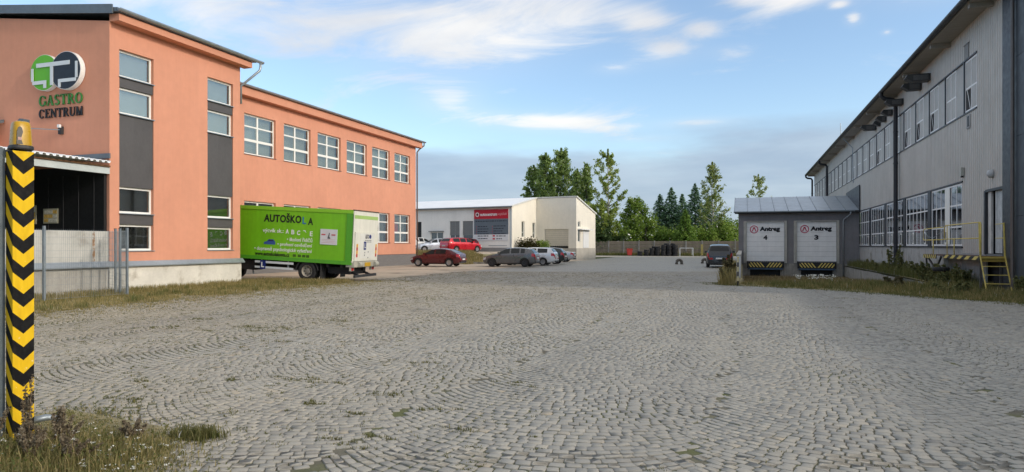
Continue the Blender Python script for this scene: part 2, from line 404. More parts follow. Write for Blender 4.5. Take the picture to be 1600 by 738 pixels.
# ================================================================== THE SETTING: ground
def clip(poly, nx, ny, c):          # keep nx*x+ny*y <= c
    out = []
    for i in range(len(poly)):
        a, b = poly[i], poly[(i+1) % len(poly)]
        da, db = nx*a[0]+ny*a[1]-c, nx*b[0]+ny*b[1]-c
        if da <= 0: out.append(a)
        if (da < 0 < db) or (db < 0 < da):
            t = da/(da-db); out.append((a[0]+t*(b[0]-a[0]), a[1]+t*(b[1]-a[1])))
    return out
def rect(x0, x1, y0, y1): return [(x0, y0), (x1, y0), (x1, y1), (x0, y1)]
HOLE = (0.0, 7.9, 31.0, 61.2)
def around(x0, x1, y0, y1):
    a, b, c, d = HOLE
    return [rect(x0, x1, y0, c), rect(x0, a, c, d), rect(b, x1, c, d), rect(x0, x1, d, y1)]
def sheet(name, polys, z, mat, kind='structure', parent=None):
    b = MB()
    for p in polys:
        if len(p) >= 3: b.add([(x, y, z) for x, y in p], [tuple(range(len(p)))])
    o = b.obj(name, mat, parent)
    if parent is None: tag(o, kind=kind)
    return o
def cobble_mats():
    m = bpy.data.materials.new('granite_cobble'); m.use_nodes = True; nt = m.node_tree; N = nt.nodes; L = nt.links; b = N['Principled BSDF']
    at = N.new('ShaderNodeAttribute'); at.attribute_name = 'rnd'
    cr = N.new('ShaderNodeValToRGB'); el = cr.color_ramp.elements
    stops = [(0, (.215, .212, .20)), (.18, (.28, .276, .255)), (.5, (.325, .318, .288)), (.8, (.365, .35, .31)), (.90, (.375, .325, .25)), (.95, (.36, .345, .31)), (1, (.48, .465, .42))]
    el[0].position = 0; el[0].color = (*stops[0][1], 1); el[1].position = 1; el[1].color = (*stops[-1][1], 1)
    for p, c in stops[1:-1]:
        e = el.new(p); e.color = (*c, 1)
    L.new(at.outputs['Fac'], cr.inputs[0])
    def geo_noise(scale, det, ro=.6):
        g = N.new('ShaderNodeNewGeometry'); x = N.new('ShaderNodeTexNoise'); x.inputs['Scale'].default_value = scale; x.inputs['Detail'].default_value = det
        x.inputs['Roughness'].default_value = ro; L.new(g.outputs['Position'], x.inputs['Vector']); return x.outputs['Fac']
    def rmp(f, a, b_, lo, hi):
        x = N.new('ShaderNodeMapRange'); L.new(f, x.inputs[0]); x.inputs[1].default_value = a; x.inputs[2].default_value = b_; x.inputs[3].default_value = lo; x.inputs[4].default_value = hi; return x.outputs[0]
    def mx(f, a, b_, bt='MIX'):
        x = N.new('ShaderNodeMix'); x.data_type = 'RGBA'; x.blend_type = bt
        for i, q in ((0, f), (6, a), (7, b_)):
            if isinstance(q, (int, float)): x.inputs[i].default_value = q
            elif isinstance(q, tuple): x.inputs[i].default_value = (*q, 1)
            else: L.new(q, x.inputs[i])
        return x.outputs[2]
    g0 = N.new('ShaderNodeNewGeometry'); sx0 = N.new('ShaderNodeSeparateXYZ'); L.new(g0.outputs['Position'], sx0.inputs[0])
    wl = N.new('ShaderNodeMath'); wl.operation = 'MULTIPLY'; L.new(rmp(geo_noise(.16, 5), .36, .58, .25, .8), wl.inputs[0]); L.new(rmp(sx0.outputs[0], -12, 2, 1, .25), wl.inputs[1])   # more earth has washed onto the left side
    c = mx(wl.outputs[0], cr.outputs[0], (.37, .322, .24))       # dusty, earthy patches of the yard
    c = mx(rmp(geo_noise(.33, 4), .50, .70, 0, .35), c, (.27, .265, .24))
    c = mx(rmp(geo_noise(38, 4, .7), .35, .65, .80, 1.12), c, c, 'MIX') if False else c
    mpw = N.new('ShaderNodeMapping'); mpw.inputs['Scale'].default_value = (1.1, .07, 1); mpw.inputs['Rotation'].default_value = (0, 0, .12); gw = N.new('ShaderNodeNewGeometry'); L.new(gw.outputs['Position'], mpw.inputs[0])
    nw = N.new('ShaderNodeTexNoise'); nw.inputs['Scale'].default_value = .9; nw.inputs['Detail'].default_value = 5; nw.inputs['Roughness'].default_value = .6; L.new(mpw.outputs[0], nw.inputs['Vector'])
    c = mx(rmp(nw.outputs['Fac'], .52, .68, 0, .45), c, (.235, .225, .20)); c = mx(rmp(nw.outputs['Fac'], .44, .30, 0, .35), c, (.40, .385, .34))     # worn wheel tracks along the yard
    c = mx(rmp(geo_noise(.55, 3, .5), .66, .74, 0, .55), c, (.15, .145, .13))                                                                              # old oil and damp stains
    g = geo_noise(60, 5, .75); cmul = N.new('ShaderNodeMix'); cmul.data_type = 'RGBA'; cmul.blend_type = 'MULTIPLY'; cmul.inputs[0].default_value = 1
    L.new(c, cmul.inputs[6]); L.new(rmp(g, .3, .7, .86, 1.12), cmul.inputs[7]); L.new(cmul.outputs[2], b.inputs['Base Color'])
    b.inputs['Roughness'].default_value = .62; b.inputs['Specular IOR Level'].default_value = .45
    bp = N.new('ShaderNodeBump'); bp.inputs['Strength'].default_value = .45; bp.inputs['Distance'].default_value = .006; L.new(geo_noise(45, 5, .7), bp.inputs['Height']); L.new(bp.outputs[0], b.inputs['Normal'])
    # far paving: stones too small to tell apart
    f = bpy.data.materials.new('far_cobbles'); f.use_nodes = True; nt = f.node_tree; N = nt.nodes; L = nt.links; b = N['Principled BSDF']
    g = N.new('ShaderNodeNewGeometry')
    v = N.new('ShaderNodeTexVoronoi'); v.inputs['Scale'].default_value = 8.3; L.new(g.outputs['Position'], v.inputs['Vector'])
    sp = N.new('ShaderNodeSeparateColor'); L.new(v.outputs['Color'], sp.inputs[0])
    cr2 = N.new('ShaderNodeValToRGB'); el = cr2.color_ramp.elements; el[0].color = (.24, .235, .21, 1); el[1].color = (.37, .355, .31, 1); L.new(sp.outputs[0], cr2.inputs[0])
    e = N.new('ShaderNodeTexVoronoi'); e.feature = 'DISTANCE_TO_EDGE'; e.inputs['Scale'].default_value = 8.3; L.new(g.outputs['Position'], e.inputs['Vector'])
    jm = rmp(e.outputs['Distance'], .02, .09, .55, 1)
    x = N.new('ShaderNodeMix'); x.data_type = 'RGBA'; x.blend_type = 'MULTIPLY'; x.inputs[0].default_value = 1; L.new(cr2.outputs[0], x.inputs[6]); L.new(jm, x.inputs[7])
    c = mx(rmp(geo_noise(.16, 5), .42, .62, 0, .45), x.outputs[2], (.31, .29, .245))
    c = mx(rmp(geo_noise(.9, 6, .65), .56, .72, 0, .5), c, (.20, .20, .12))
    L.new(c, b.inputs['Base Color']); b.inputs['Roughness'].default_value = .6; b.inputs['Specular IOR Level'].default_value = .45
    bp = N.new('ShaderNodeBump'); bp.inputs['Strength'].default_value = .5; bp.inputs['Distance'].default_value = .02; L.new(e.outputs['Distance'], bp.inputs['Height']); L.new(bp.outputs[0], b.inputs['Normal'])
    return m, f
COBBLE, COBBLE_FAR = cobble_mats()
JOINT = pmat('joint_soil', (.145, .135, .105), 1, .35, 3, .5, 50, dirt=((.11, .12, .045), .6, .42, .60))
sheet('ground', around(-1500, 1500, -1200, 2500), -.07, FIELD)
DC = 42.0      # distance up to which every stone is built
near, far = [], []
for p in around(-16.4, 9.0, -12, 93):
    near.append(clip(p, FW[0], FW[1], DC)); far.append(clip(p, -FW[0], -FW[1], -DC))
yard = sheet('cobbled_yard', near, -.0075, JOINT)
sheet('far_yard_paving', far, -.012, COBBLE_FAR)
sheet('side_yard_asphalt', [rect(-27.5, -16.4, 25.5, 75)], -.012, ASPH)
sheet('far_concrete_apron', [rect(-45, 9, 93, 105)], -.02, PADC)
sheet('verge_left', [[(-21.4, -5), (-16.55, -5), (-16.45, 26.4), (-21.2, 25.6)]], -.008, SOIL)
def xverge(y):   # yard edge of the right-hand verge
    pts = [(-20, 9.4), (20, 9.0), (22.8, 7.55), (23.8, 6.3), (26.8, 3.7), (29.4, -.75), (45, -.9), (62, -.7)]
    return np.interp(y, [p[0] for p in pts], [p[1] for p in pts])
sheet('verge_right', [[(7.6, 22.8), (9.2, 22.0), (9.2, 31), (3.0, 31)], [(7.6, 22.8), (3.0, 31), (-.8, 31), (-.75, 29.4), (3.7, 26.8), (6.3, 23.8)],
                      [(-.9, 31), (0, 31), (0, 61), (-.75, 61)], rect(7.9, 9.2, 31, 41)], -.006, SOIL)
b = MB(); b.add([(0, 31, -.006), (7.9, 31, -.006), (7.9, 54, -.97), (0, 54, -.97), (7.9, 61.2, -.97), (0, 61.2, -.97)], [(0, 1, 2, 3), (3, 2, 4, 5)])
tag(b.obj('loading_ramp', DRY), kind='structure')
# ------------------------------------------------------------------ cobbles in segmental arcs, lanes along the yard
def make_cobbles():
    rg = np.random.default_rng(3)
    Wl = 2.8; R = Wl/math.sqrt(2); dy = .104; ns = 27
    th, yy, xc = [], [], []
    for k in range(-7, 4):
        x0 = -.18 + Wl*k
        rows = np.arange(2.0, 48.0, dy) + rg.uniform(0, dy)
        for y in rows:
            e = np.cumsum(rg.uniform(.75, 1.25, ns)); e = np.concatenate([[0], e])/e[-1]
            a = (e-.5)*math.pi/2*rg.uniform(.92, 1.08) + rg.uniform(-.035, .035)
            th.append(np.stack([a[:-1], a[1:]], 1)); yy.append(np.full(ns, y)); xc.append(np.full(ns, x0+Wl/2))
    th = np.concatenate(th); yy = np.concatenate(yy); xc = np.concatenate(xc)
    t = th.mean(1); cx = xc + R*np.sin(t); cy = yy - R*np.cos(t) + R
    wx = .16*np.sin(.62*cy+1.0)+.07*np.sin(1.9*cy+.5*cx); cx, cy = cx + wx, cy + .10*np.sin(1.1*cx+.35*cy)+.04*np.sin(2.9*cx)   # the lanes wander
    d = cx*FW[0]+cy*FW[1]; r = cx*RT[0]+cy*RT[1]
    ok = (d > 3.6) & (d < DC) & (np.abs(r) < d*.78+1.6) & (cx > -16.5 + .35*np.sin(cy*2.1)+.2*rg.standard_normal(len(cx))) & (cx < xverge(cy) - .15 + .15*rg.standard_normal(len(cx)))
    ok &= ~((cx > 0) & (cy > 30.5))
    th, t, cx, cy, d, r = th[ok], t[ok], cx[ok], cy[ok], d[ok], r[ok]
    n = len(t)
    hx = R*(th[:, 1]-th[:, 0])/2 - .0035; hy = dy*np.cos(t)/2 - .0035
    gap = .0045*np.clip((-cx-1.5)/6, 0, 1)*rg.uniform(.3, 1.2, n); hx -= gap; hy -= gap*.8; hx *= rg.uniform(.95, 1.0, n); hy *= rg.uniform(.94, 1.0, n)
    rot = t + rg.normal(0, .055, n); z = rg.normal(0, .0013, n) + .002*np.sin(cx*1.3+.4*cy)*np.sin(cy*.9)
    tx = rg.normal(0, .012, n); ty = rg.normal(0, .012, n)
    rv = np.clip(rg.beta(2.4, 2.6, n) - .10*np.clip((cx+3)/6, -1, 1) + .10*np.sin(cx*.8+.3*cy)*np.sin(.5*cy), 0, 1)
    ca, sa = np.cos(rot), np.sin(rot)
    def place(idx, px, py, pz, jit=.006):
        """px,py,pz: template arrays (k,) scaled by hx,hy"""
        k = len(px); m = len(idx)
        X = px[None]*hx[idx, None] + rg.normal(0, jit, (m, k)); Y = py[None]*hy[idx, None] + rg.normal(0, jit, (m, k))
        Zz = pz[None] + z[idx, None] + tx[idx, None]*X + ty[idx, None]*Y
        return np.stack([cx[idx, None] + ca[idx, None]*X - sa[idx, None]*Y, cy[idx, None] + sa[idx, None]*X + ca[idx, None]*Y, Zz], 2)
    # templates
    c = .80; q = .72; i = .93
    ox = np.array([-q, q, 1, 1, q, -q, -1, -1]); oy = np.array([-1, -1, -q, q, 1, 1, q, -q])
    T0x = np.concatenate([ox*i, ox, ox]); T0y = np.concatenate([oy*i, oy, oy])
    T0z = np.concatenate([np.full(8, .0012), np.full(8, -.0015), np.full(8, -.016)])
    F0 = [(0, 1, 2, 7), (7, 2, 3, 6), (6, 3, 4, 5)] + [(k, 8+k, 8+(k+1) % 8, (k+1) % 8) for k in range(8)] + [(8+k, 16+k, 16+(k+1) % 8, 8+(k+1) % 8) for k in range(8)]
    sx = np.array([-1, 1, 1, -1.]); sy = np.array([-1, -1, 1, 1.])
    T1x = np.concatenate([sx*.95, sx]); T1y = np.concatenate([sy*.94, sy]); T1z = np.concatenate([np.full(4, .001), np.full(4, -.010)])
    F1 = [(0, 1, 2, 3)] + [(k, 4+k, 4+(k+1) % 4, (k+1) % 4) for k in range(4)]
    inview = (np.abs(r) < d*.755) & (d > 4.99)
    order = np.argsort(np.where(inview, d, 1e9)); single = order[:300]; is_s = np.zeros(n, bool); is_s[single] = True
    l0 = np.where((d < 11.5) & ~is_s)[0]; l1 = np.where(d >= 11.5)[0]
    for idx, tx_, ty_, tz_, F, jt in ((l0, T0x, T0y, T0z, F0, .0035), (l1, T1x, T1y, T1z, F1, .005)):
        P = place(idx, tx_, ty_, tz_, jt); k = len(tx_); F = np.array(F)
        if k == 24: P[:, 16:, :2] = P[:, 8:16, :2]
        fa = (F[None] + (np.arange(len(idx))*k)[:, None, None]).reshape(-1, 4)
        o = np_mesh('cobbles', P.reshape(-1, 3), fa, COBBLE, yard, np.repeat(rv[idx], k)); o['kind'] = 'stuff'
    # the stones that show largest, one object each, sharing twelve shapes
    temps = []
    for v in range(24):
        k = 24; P = np.stack([T0x + rg.normal(0, .05, k), T0y + rg.normal(0, .06, k), T0z], 1); P[16:, :2] = P[8:16, :2]
        me_o = np_mesh('cobble', P, np.array(F0), COBBLE, None, np.full(k, (v+.5)/24)); temps.append(me_o.data); bpy.data.objects.remove(me_o)
    for j in single:
        o = bpy.data.objects.new('cobble', temps[min(23, int(rv[j]*24))]); lk(o, yard)
        o.location = (cx[j], cy[j], z[j]); o.rotation_euler = (ty[j], -tx[j], rot[j]); o.scale = (hx[j], hy[j], 1)
    return n
NCOB = make_cobbles()
print('cobbles', NCOB)

# ================================================================== ORANGE BUILDING
BO = (-21.3, 18.1, 0)
ob = thing('factory_building', 'terracotta plastered two-storey building with white windows along the left side', 'building', BO)
XF, XW = -21.3, -26.5
T = TX(XF, 1)
strips = [(18.5, 20.0), (22.75, 24.25)]
ZS = dict(top=8.74, bot=1.42)
w = MB(T); w.grid_holes(18.1, 24.7, .95, 9.62, [(a, c, ZS['bot'], ZS['top']) for a, c in strips], .22)
w.box(18.1, 24.7, -.5, -.25, .95, 9.6) if False else None
w.obj('wall_front', ORANGE, ob, org=BO)
# body behind: gable (facing the viewer), far side and back
w = MB(); z0, z1 = 9.62, 10.72
w.add([(-34, 18.1, 0), (XF, 18.1, 0), (XF, 18.1, z0), (-34, 18.1, 11.2)], [(0, 1, 2, 3)])
w.add([(-34, 24.7, 0), (XF, 24.7, 0), (XF, 24.7, z0), (-34, 24.7, 11.2)], [(3, 2, 1, 0)])
w.add([(-34, 18.1, 0), (-34, 24.7, 0), (-34, 24.7, 11.2), (-34, 18.1, 11.2)], [(3, 2, 1, 0)])
w.obj('wall_gable', ORANGE, ob, org=BO)
MB(T).box(18.13, 24.68, -.6, -.5, .95, 9.5).obj('inner_wall', DARKIN, ob, org=BO)
# roof slab, eave and gutter
r = MB(); sl_ = (11.4-9.95)/(34-20.75)
r.prism([(-20.75, 9.86), (-20.75, 10.0), (-34.2, 11.45), (-34.2, 11.31)], 17.95, 25.1, 'y'); ro = r.obj('roof', ZINC_D, ob, org=BO)
MB().box(-21.3, -20.85, 18.1, 24.95, 9.60, 9.70).box(-21.3, -20.85, 18.1, 24.95, 9.702, 9.85).obj('eave', ORANGE_D, ro, org=BO)
b = MB(); b.prism([(-20.95, 9.80), (-20.95, 10.12), (-34.3, 11.56), (-34.3, 11.24)], 17.90, 17.945, 'y'); b.obj('verge_trim', ZINC_D, ro, org=BO)
def gutter(y0, y1, x, z, r_=.085):
    b = MB(); n = 8; pts = [(r_*math.cos(math.pi+math.pi*k/n), r_*math.sin(math.pi+math.pi*k/n)) for k in range(n+1)]
    pts = pts + [(p[0]*.88, p[1]*.88) for p in pts[::-1]]
    b.prism([(x+p[0], z+p[1]) for p in pts], y0, y1, 'y'); return b
gutter(17.95, 25.5, -20.72, 9.98, .10).obj('gutter', ZINC, ro, smooth=False, org=BO)
MB().tube([(-20.72, 25.35, 9.92), (-20.72, 25.35, 9.72), (-20.74, 25.3, 9.55), (-21.15, 24.85, 8.95), (-21.35, 24.8, 8.8), (-21.35, 24.8, 8.0)], .055, 8).obj('downpipe', ZINC, ro, smooth=True, org=BO)
# recessed window strips: window, panel, window, tall panel, window, panel, window
for a, c in strips:
    for q, (s0, s1) in enumerate(((7.76, 8.74), (6.42, 7.38), (2.81, 3.77), (1.44, 2.40))):
        up = q < 2
        window(ob, T, a, c, s0, s1, [], [], n=-.13, fw=.075, back=BLIND if up else None, org=BO, sill=ZINC, back_off=.10)
        if not up: tpiece('blind', DARKIN, ob, T, a+.02, c-.02, -.46, -.45, s0, s1, BO)
    for s0, s1 in ((7.38, 7.72), (3.77, 6.38), (2.40, 2.77)):
        p = tpiece('facade_panel', SLATE, ob, T, a+.002, c-.002, -.19, -.035, s0+.004, s1-.004, BO)
# little flower pot leaves behind the last window, wall base and flashing
MB(T).box(18.1, 24.78, -.3, .0, -.1, .86).obj('plinth', WHITEPL, ob, org=BO)
b = MB(T); b.prism([(.0, .86), (.14, .86), (.14, .90), (.015, 1.06), (.0, 1.06)], 18.1, 24.85, 'x'); b.obj('flashing', ZINC, ob, org=BO)
# ---- recessed wing
TW = TX(XW, 1)
wins = [31.06+3.462*k for k in range(-1, 6)]
holes = [(a, a+2.7, 6.80, 9.10) for a in wins] + [(a, a+2.7, 1.82, 4.15) for a in wins]
w = MB(TW); w.grid_holes(24.6, 52.1, .9, 10.0, holes, .24)
w.obj('wing_wall', ORANGE, ob, org=BO)
w = MB(); w.add([(-38, 52.1, 0), (XW, 52.1, 0), (XW, 52.1, 10.0), (-38, 52.1, 11.0)], [(3, 2, 1, 0)])
w.add([(-38, 24.7, 0), (-38, 52.1, 0), (-38, 52.1, 11.0), (-38, 24.7, 11.0)], [(3, 2, 1, 0)])
w.obj('wing_end_wall', ORANGE, ob, org=BO)
MB(TW).box(24.7, 52.0, -.9, -.8, .3, 9.9).obj('inner_wall', DARKIN, ob, org=BO)
MB(TW).box(24.7, 52.13, -.3, .03, -.1, .88).obj('wing_plinth', GREYPL, ob, org=BO)
r = MB(); r.prism([(-25.98, 10.46), (-25.98, 10.58), (-38.2, 11.8), (-38.2, 11.68)], 24.72, 52.75, 'y'); wr = r.obj('wing_roof', ZINC_D, ob, org=BO)
MB().box(-26.5, -26.08, 24.72, 52.55, 9.98, 10.455).obj('eave', ORANGE_D, wr, org=BO)
gutter(24.8, 52.85, -25.95, 10.54, .10).obj('gutter', ZINC, wr, org=BO)
MB().tube([(-25.95, 52.6, 10.45), (-25.95, 52.6, 10.2), (-26.3, 52.35, 9.85), (-26.42, 52.22, 9.6), (-26.42, 52.22, .3)], .06, 8).obj('downpipe', pmat('brown_pipe', (.16, .10, .075), .5, .1, 3), wr, smooth=True, org=BO)
for k, a in enumerate(wins):
    window(ob, TW, a, a+2.7, 6.80, 9.10, [(.47, .13)], [(.36, .14), (.70, .08)], n=-.15, fw=.09, back=BLIND, org=BO, sill=SLATE, back_off=.25)
    wo = window(ob, TW, a, a+2.7, 1.82, 4.15, [(.47, .13)], [(.36, .14), (.70, .08)], n=-.15, fw=.09, back=pmat('room_grey', (.15, .16, .15), .9, .35, 1.2), org=BO, sill=SLATE, back_off=.35)
    if k >= 5:
        tpiece('curtain', CURT_R, wo, TW, a+.25, a+1.2, -.36, -.34, 2.7, 4.0 if k == 5 else 3.55, BO)
# ---- gable: logo, serif letters, lamp
TG = TY(18.1, -1)
def disc(b, cx, cz, rx, rz, n0, n1, n=40, mi=0):
    b.prism([(cx+rx*math.cos(2*math.pi*k/n), cz+rz*math.sin(2*math.pi*k/n)) for k in range(n)], n0, n1, 'y', mi)
GREENS = pmat('logo_green', (.11, .42, .005), .4, .03, 3); NAVY = pmat('logo_black', (.010, .011, .018), .4, .05, 3)
SIGNW = pmat('sign_white', (.80, .80, .78), .45, .03, 3); SIGNG = pmat('sign_light_grey', (.62, .66, .68), .45, .03, 3)
lg = thing('wall_logo', 'round sign of overlapping green and black discs high on the terracotta gable', 'sign', (-23.75, 18.1, 7.3))
LO = (-23.75, 18.1, 7.3)
b = MB(TG); disc(b, -24.28, 7.98, .70, .66, .02, .18); b.obj('disc_rim', SIGNW, lg, org=LO)
b = MB(TG); disc(b, -23.17, 7.97, .74, .69, .02, .20); b.obj('disc_rim', SIGNW, lg, org=LO)
b = MB(TG); disc(b, -24.28, 7.98, .685, .645, .181, .19); b.obj('green_disc', GREENS, lg, org=LO)
b = MB(TG); disc(b, -23.17, 7.97, .715, .67, .201, .212); b.obj('black_disc', NAVY, lg, org=LO)
for u0, u1, s0, s1 in ((-24.62, -22.95, 8.17, 8.32), (-23.92, -23.77, 7.48, 8.168), (-24.88, -24.77, 7.682, 8.15), (-24.82, -24.12, 7.55, 7.68), (-24.26, -24.12, 7.40, 7.548),
                       (-22.68, -22.57, 7.672, 8.26), (-23.52, -22.64, 7.55, 7.67), (-23.52, -23.40, 7.37, 7.548)):
    MB(TG).box(u0, u1, .21, .225, s0, s1).obj('emblem_bar', SIGNG, lg, org=LO)
def serif(text, u0, u1, s0, s1, mat, label, name):
    """roman capitals from thick and thin strokes, 4 cm deep"""
    o = thing(name, label, 'lettering', ((u0+u1)/2, 18.1, s0)); org = ((u0+u1)/2, 18.1, s0)
    Hh = s1-s0; wd = dict(G=.86, A=.84, S=.62, T=.74, R=.80, O=.88, C=.80, E=.68, N=.88, U=.84, M=1.0); gap = .12
    tot = sum(wd[c] for c in text)+gap*(len(text)-1); kx = (u1-u0)/tot; x = u0
    tk, tn, se = .17, .075, .055
    for c in text:
        b = MB(TG); wc = wd[c]
        def bx(a0, a1, b0, b1): b.box(x+a0*kx, x+a1*kx, .02, .06, s0+b0*Hh, s0+b1*Hh)
        def st(a0, b0, a1, b1, t):
            b.prism([(x+(a0-t/2)*kx, s0+b0*Hh), (x+(a0+t/2)*kx, s0+b0*Hh), (x+(a1+t/2)*kx, s0+b1*Hh), (x+(a1-t/2)*kx, s0+b1*Hh)], .021, .059, 'y')
        def arc(ax, az, rx, rz, a0, a1, k=16):
            pin, po = [], []
            for i in range(k+1):
                an = rad(a0+(a1-a0)*i/k); t = tn+(tk-tn)*abs(math.cos(an))
                po.append((x+(ax+rx*math.cos(an))*kx, s0+(az+rz*math.sin(an))*Hh)); pin.append((x+(ax+(rx-t)*math.cos(an))*kx, s0+(az+(rz-t)*math.sin(an))*Hh))
            for i in range(k): b.prism([po[i], po[i+1], pin[i+1], pin[i]], .022, .058, 'y')
        def foot(ax, az=0.0, w_=.30): bx(ax-w_/2, ax+w_/2, az, az+se)
        if c in 'OGC':
            arc(wc/2, .5, wc/2, .52, *((0, 360) if c == 'O' else (42, 320)), 24)
            if c == 'G': bx(wc-.20, wc-.03, .08, .42); foot(wc-.11, .40, .30)
            if c in 'GC': bx(wc-.11, wc-.05, .68, .92)
        elif c == 'A': st(.10, .0, .42, 1, tn); st(.72, 0, .40, 1, tk); bx(.20, .62, .30, .36); foot(.10, 0, .24); foot(.72, 0, .28)
        elif c == 'S': arc(wc/2, .74, wc/2, .28, 25, 270, 14); arc(wc/2, .26, wc/2-.01, .28, 90, -155, 14)
        elif c == 'T': bx(wc/2-tk/2, wc/2+tk/2, 0, 1); bx(0, wc, .93, 1); bx(0, .06, .76, .93); bx(wc-.06, wc, .76, .93); foot(wc/2)
        elif c == 'R': bx(.08, .08+tk, 0, 1); foot(.16); foot(.14, 1-se, .26); arc(.34, .74, .32, .27, -92, 92, 12); bx(.2, .4, .93, 1.0); bx(.2, .4, .48, .545); st(.74, 0, .40, .5, tk); foot(.74, 0, .16)
        elif c == 'E': bx(.08, .08+tk, 0, 1); bx(0, wc-.04, .93, 1); bx(0, wc, 0, .07); bx(.2, .46, .48, .54); bx(wc-.1, wc-.04, .78, .93); bx(wc-.06, wc, .07, .24); bx(.42, .48, .42, .60)
        elif c == 'N': bx(.10, .10+tn, 0, 1); bx(wc-.10-tn, wc-.10, 0, 1); st(wc-.14, 0, .13, 1, tk); foot(.13, 0, .26); foot(wc-.13, 1-se, .26); foot(.07, 1-se, .18)
        elif c == 'U': bx(.08, .08+tk, .3, 1); bx(wc-.08-tn, wc-.08, .3, 1); arc(wc/2, .3, wc/2-.08, .32, 180, 360, 12); foot(.16, 1-se); foot(wc-.12, 1-se, .26)
        elif c == 'M': bx(.08, .08+tn, 0, 1); bx(wc-.10-tk, wc-.10, 0, 1); st(.50, 0, .16, 1, tk); st(.50, 0, wc-.18, 1, tn); foot(.12, 0, .24); foot(wc-.18, 0, .30)
        b.obj('letter', mat, o, org=org); x += (wc+gap)*kx
serif('GASTRO', -24.72, -22.55, 6.79, 7.17, pmat('letter_green', (.035, .19, .03), .45, .05, 3), 'green capital letters reading GASTRO on the terracotta gable', 'gastro_lettering')
serif('CENTRUM', -24.72, -22.52, 6.34, 6.67, pmat('letter_black', (.012, .012, .014), .45, .05, 3), 'black capital letters reading CENTRUM under the green ones', 'centrum_lettering')
lp = thing('wall_floodlight', 'small grey floodlight on a bent arm below the black lettering', 'lamp', (-23.6, 18.1, 5.8)); LP_ = (-23.6, 18.1, 5.8)
MB(TG).box(-23.68, -23.52, 0, .10, 5.70, 5.98).obj('bracket', PLASTB, lp, org=LP_)
MB(TG).tube([(-23.6, .08, 5.86), (-23.75, .35, 5.84), (-24.1, .62, 5.84), (-24.45, .72, 5.86), (-24.55, .72, 5.93)], .018, 6).obj('arm', STEEL, lp, org=LP_)
b = MB(TG); b.prism([(-24.82, 6.03), (-24.60, 5.96), (-24.44, 6.00), (-24.42, 6.18), (-24.60, 6.20)], .60, .85, 'y'); b.obj('lamp_head', STEELP, lp, org=LP_)
MB(TG).box(-24.62, -24.45, .62, .80, 5.86, 5.955).obj('ballast_box', SIGNG, lp, org=LP_)
MB(TG).box(-23.64, -23.52, .10, .17, 5.93, 6.04).obj('sensor', SIGNW, lp, org=LP_)
# ---- loading canopy left of the gable
CO = (-21.3, 13.0, 0)
cn = thing('loading_canopy', 'white corrugated canopy over the dark loading bay left of the gable', 'canopy', CO)
MB().box(-21.42, -21.26, 6.0, 18.08, 4.17, 4.40).obj('beam', pmat('pale_beam', (.50, .54, .53), .5, .08, 2), cn, org=CO)
MB().box(-21.5, -21.2, 6.0, 18.06, 4.405, 4.46).obj('rust_edge', pmat('rusty_edge', (.13, .065, .03), .9, .3, 6), cn, org=CO)
b = MB(); pr = []; n = int((18.05-6)/.22)
for i in range(n):
    y = 6+i*.22
    pr += [(y, 4.58), (y+.08, 4.58), (y+.11, 4.52), (y+.19, 4.52)]
pr.append((6+n*.22, 4.58)); th_ = .025
poly = pr + [(y, z+th_) for y, z in pr[::-1]]
k = len(pr)
vs = [(-20.98, y, z) for y, z in pr] + [(-29, y, z+.75) for y, z in pr] + [(-20.98, y, z+th_) for y, z in pr] + [(-29, y, z+.75+th_) for y, z in pr]
fs = [(i, i+1, k+i+1, k+i) for i in range(k-1)] + [(2*k+i+1, 2*k+i, 3*k+i, 3*k+i+1) for i in range(k-1)] + [(i+1, i, 2*k+i, 2*k+i+1) for i in range(k-1)]
b.add(vs, fs); b.obj('corrugated_roof', ROOFW, cn, org=CO)
MB().box(-29, -21.2, 18.0, 18.06, 4.72, 4.90).obj('wall_flashing', ZINC_D, cn, org=CO)
MB().box(-33.5, -21.42, 17.98, 18.094, .9, 4.45).obj('black_cladding', BLACKC, cn, org=CO)
for i in range(9):
    MB().box(-21.9-i*.75, -21.88-i*.75, 17.968, 17.98, 2.0, 4.15).obj('cladding_joint', pmat('joint_grey', (.04, .04, .043), .6, .1, 3), cn, org=CO)
MB().box(-29, -28.9, 6, 18, .9, 5.2).obj('back_wall', BLACKC, cn, org=CO)
pw = thing('ramp_parapet', 'stained pale concrete ramp wall behind the wire fence', 'wall', CO)
for i in range(5):
    MB().box(-21.46, -21.28, 6+2.41*i+.006, 6+2.41*(i+1)-.006, 1.07, 2.13).obj('concrete_panel', pmat('pale_concrete_panel', (.50, .49, .45), .9, .08, 1.0, .3, 40, streak=.12, dirt=((.30, .28, .24), .8, .55, .75)), pw, org=CO)
b = MB(TX(-21.28, 1)); b.prism([(.0, .86), (.16, .86), (.16, .90), (.02, 1.07), (.0, 1.07)], 6, 18.08, 'x'); b.obj('flashing', ZINC, pw, org=CO)
for i in range(5):
    MB().box(-21.6, -21.29, 6+2.41*i+.006, 6+2.41*(i+1)-.006, -.1, .855).obj('base_panel', CONC, pw, org=CO)
MB().box(-21.278, -21.272, 17.42, 17.50, 1.08, 2.12).obj('rust_stain', pmat('rust_stain', (.28, .14, .05), .9, .3, 5, dirt=((.5, .49, .45), 4, .45, .6)), pw, org=CO)
pal = [(.62, .40, .10), (.55, .20, .12), (.20, .22, .34), (.60, .58, .50)]
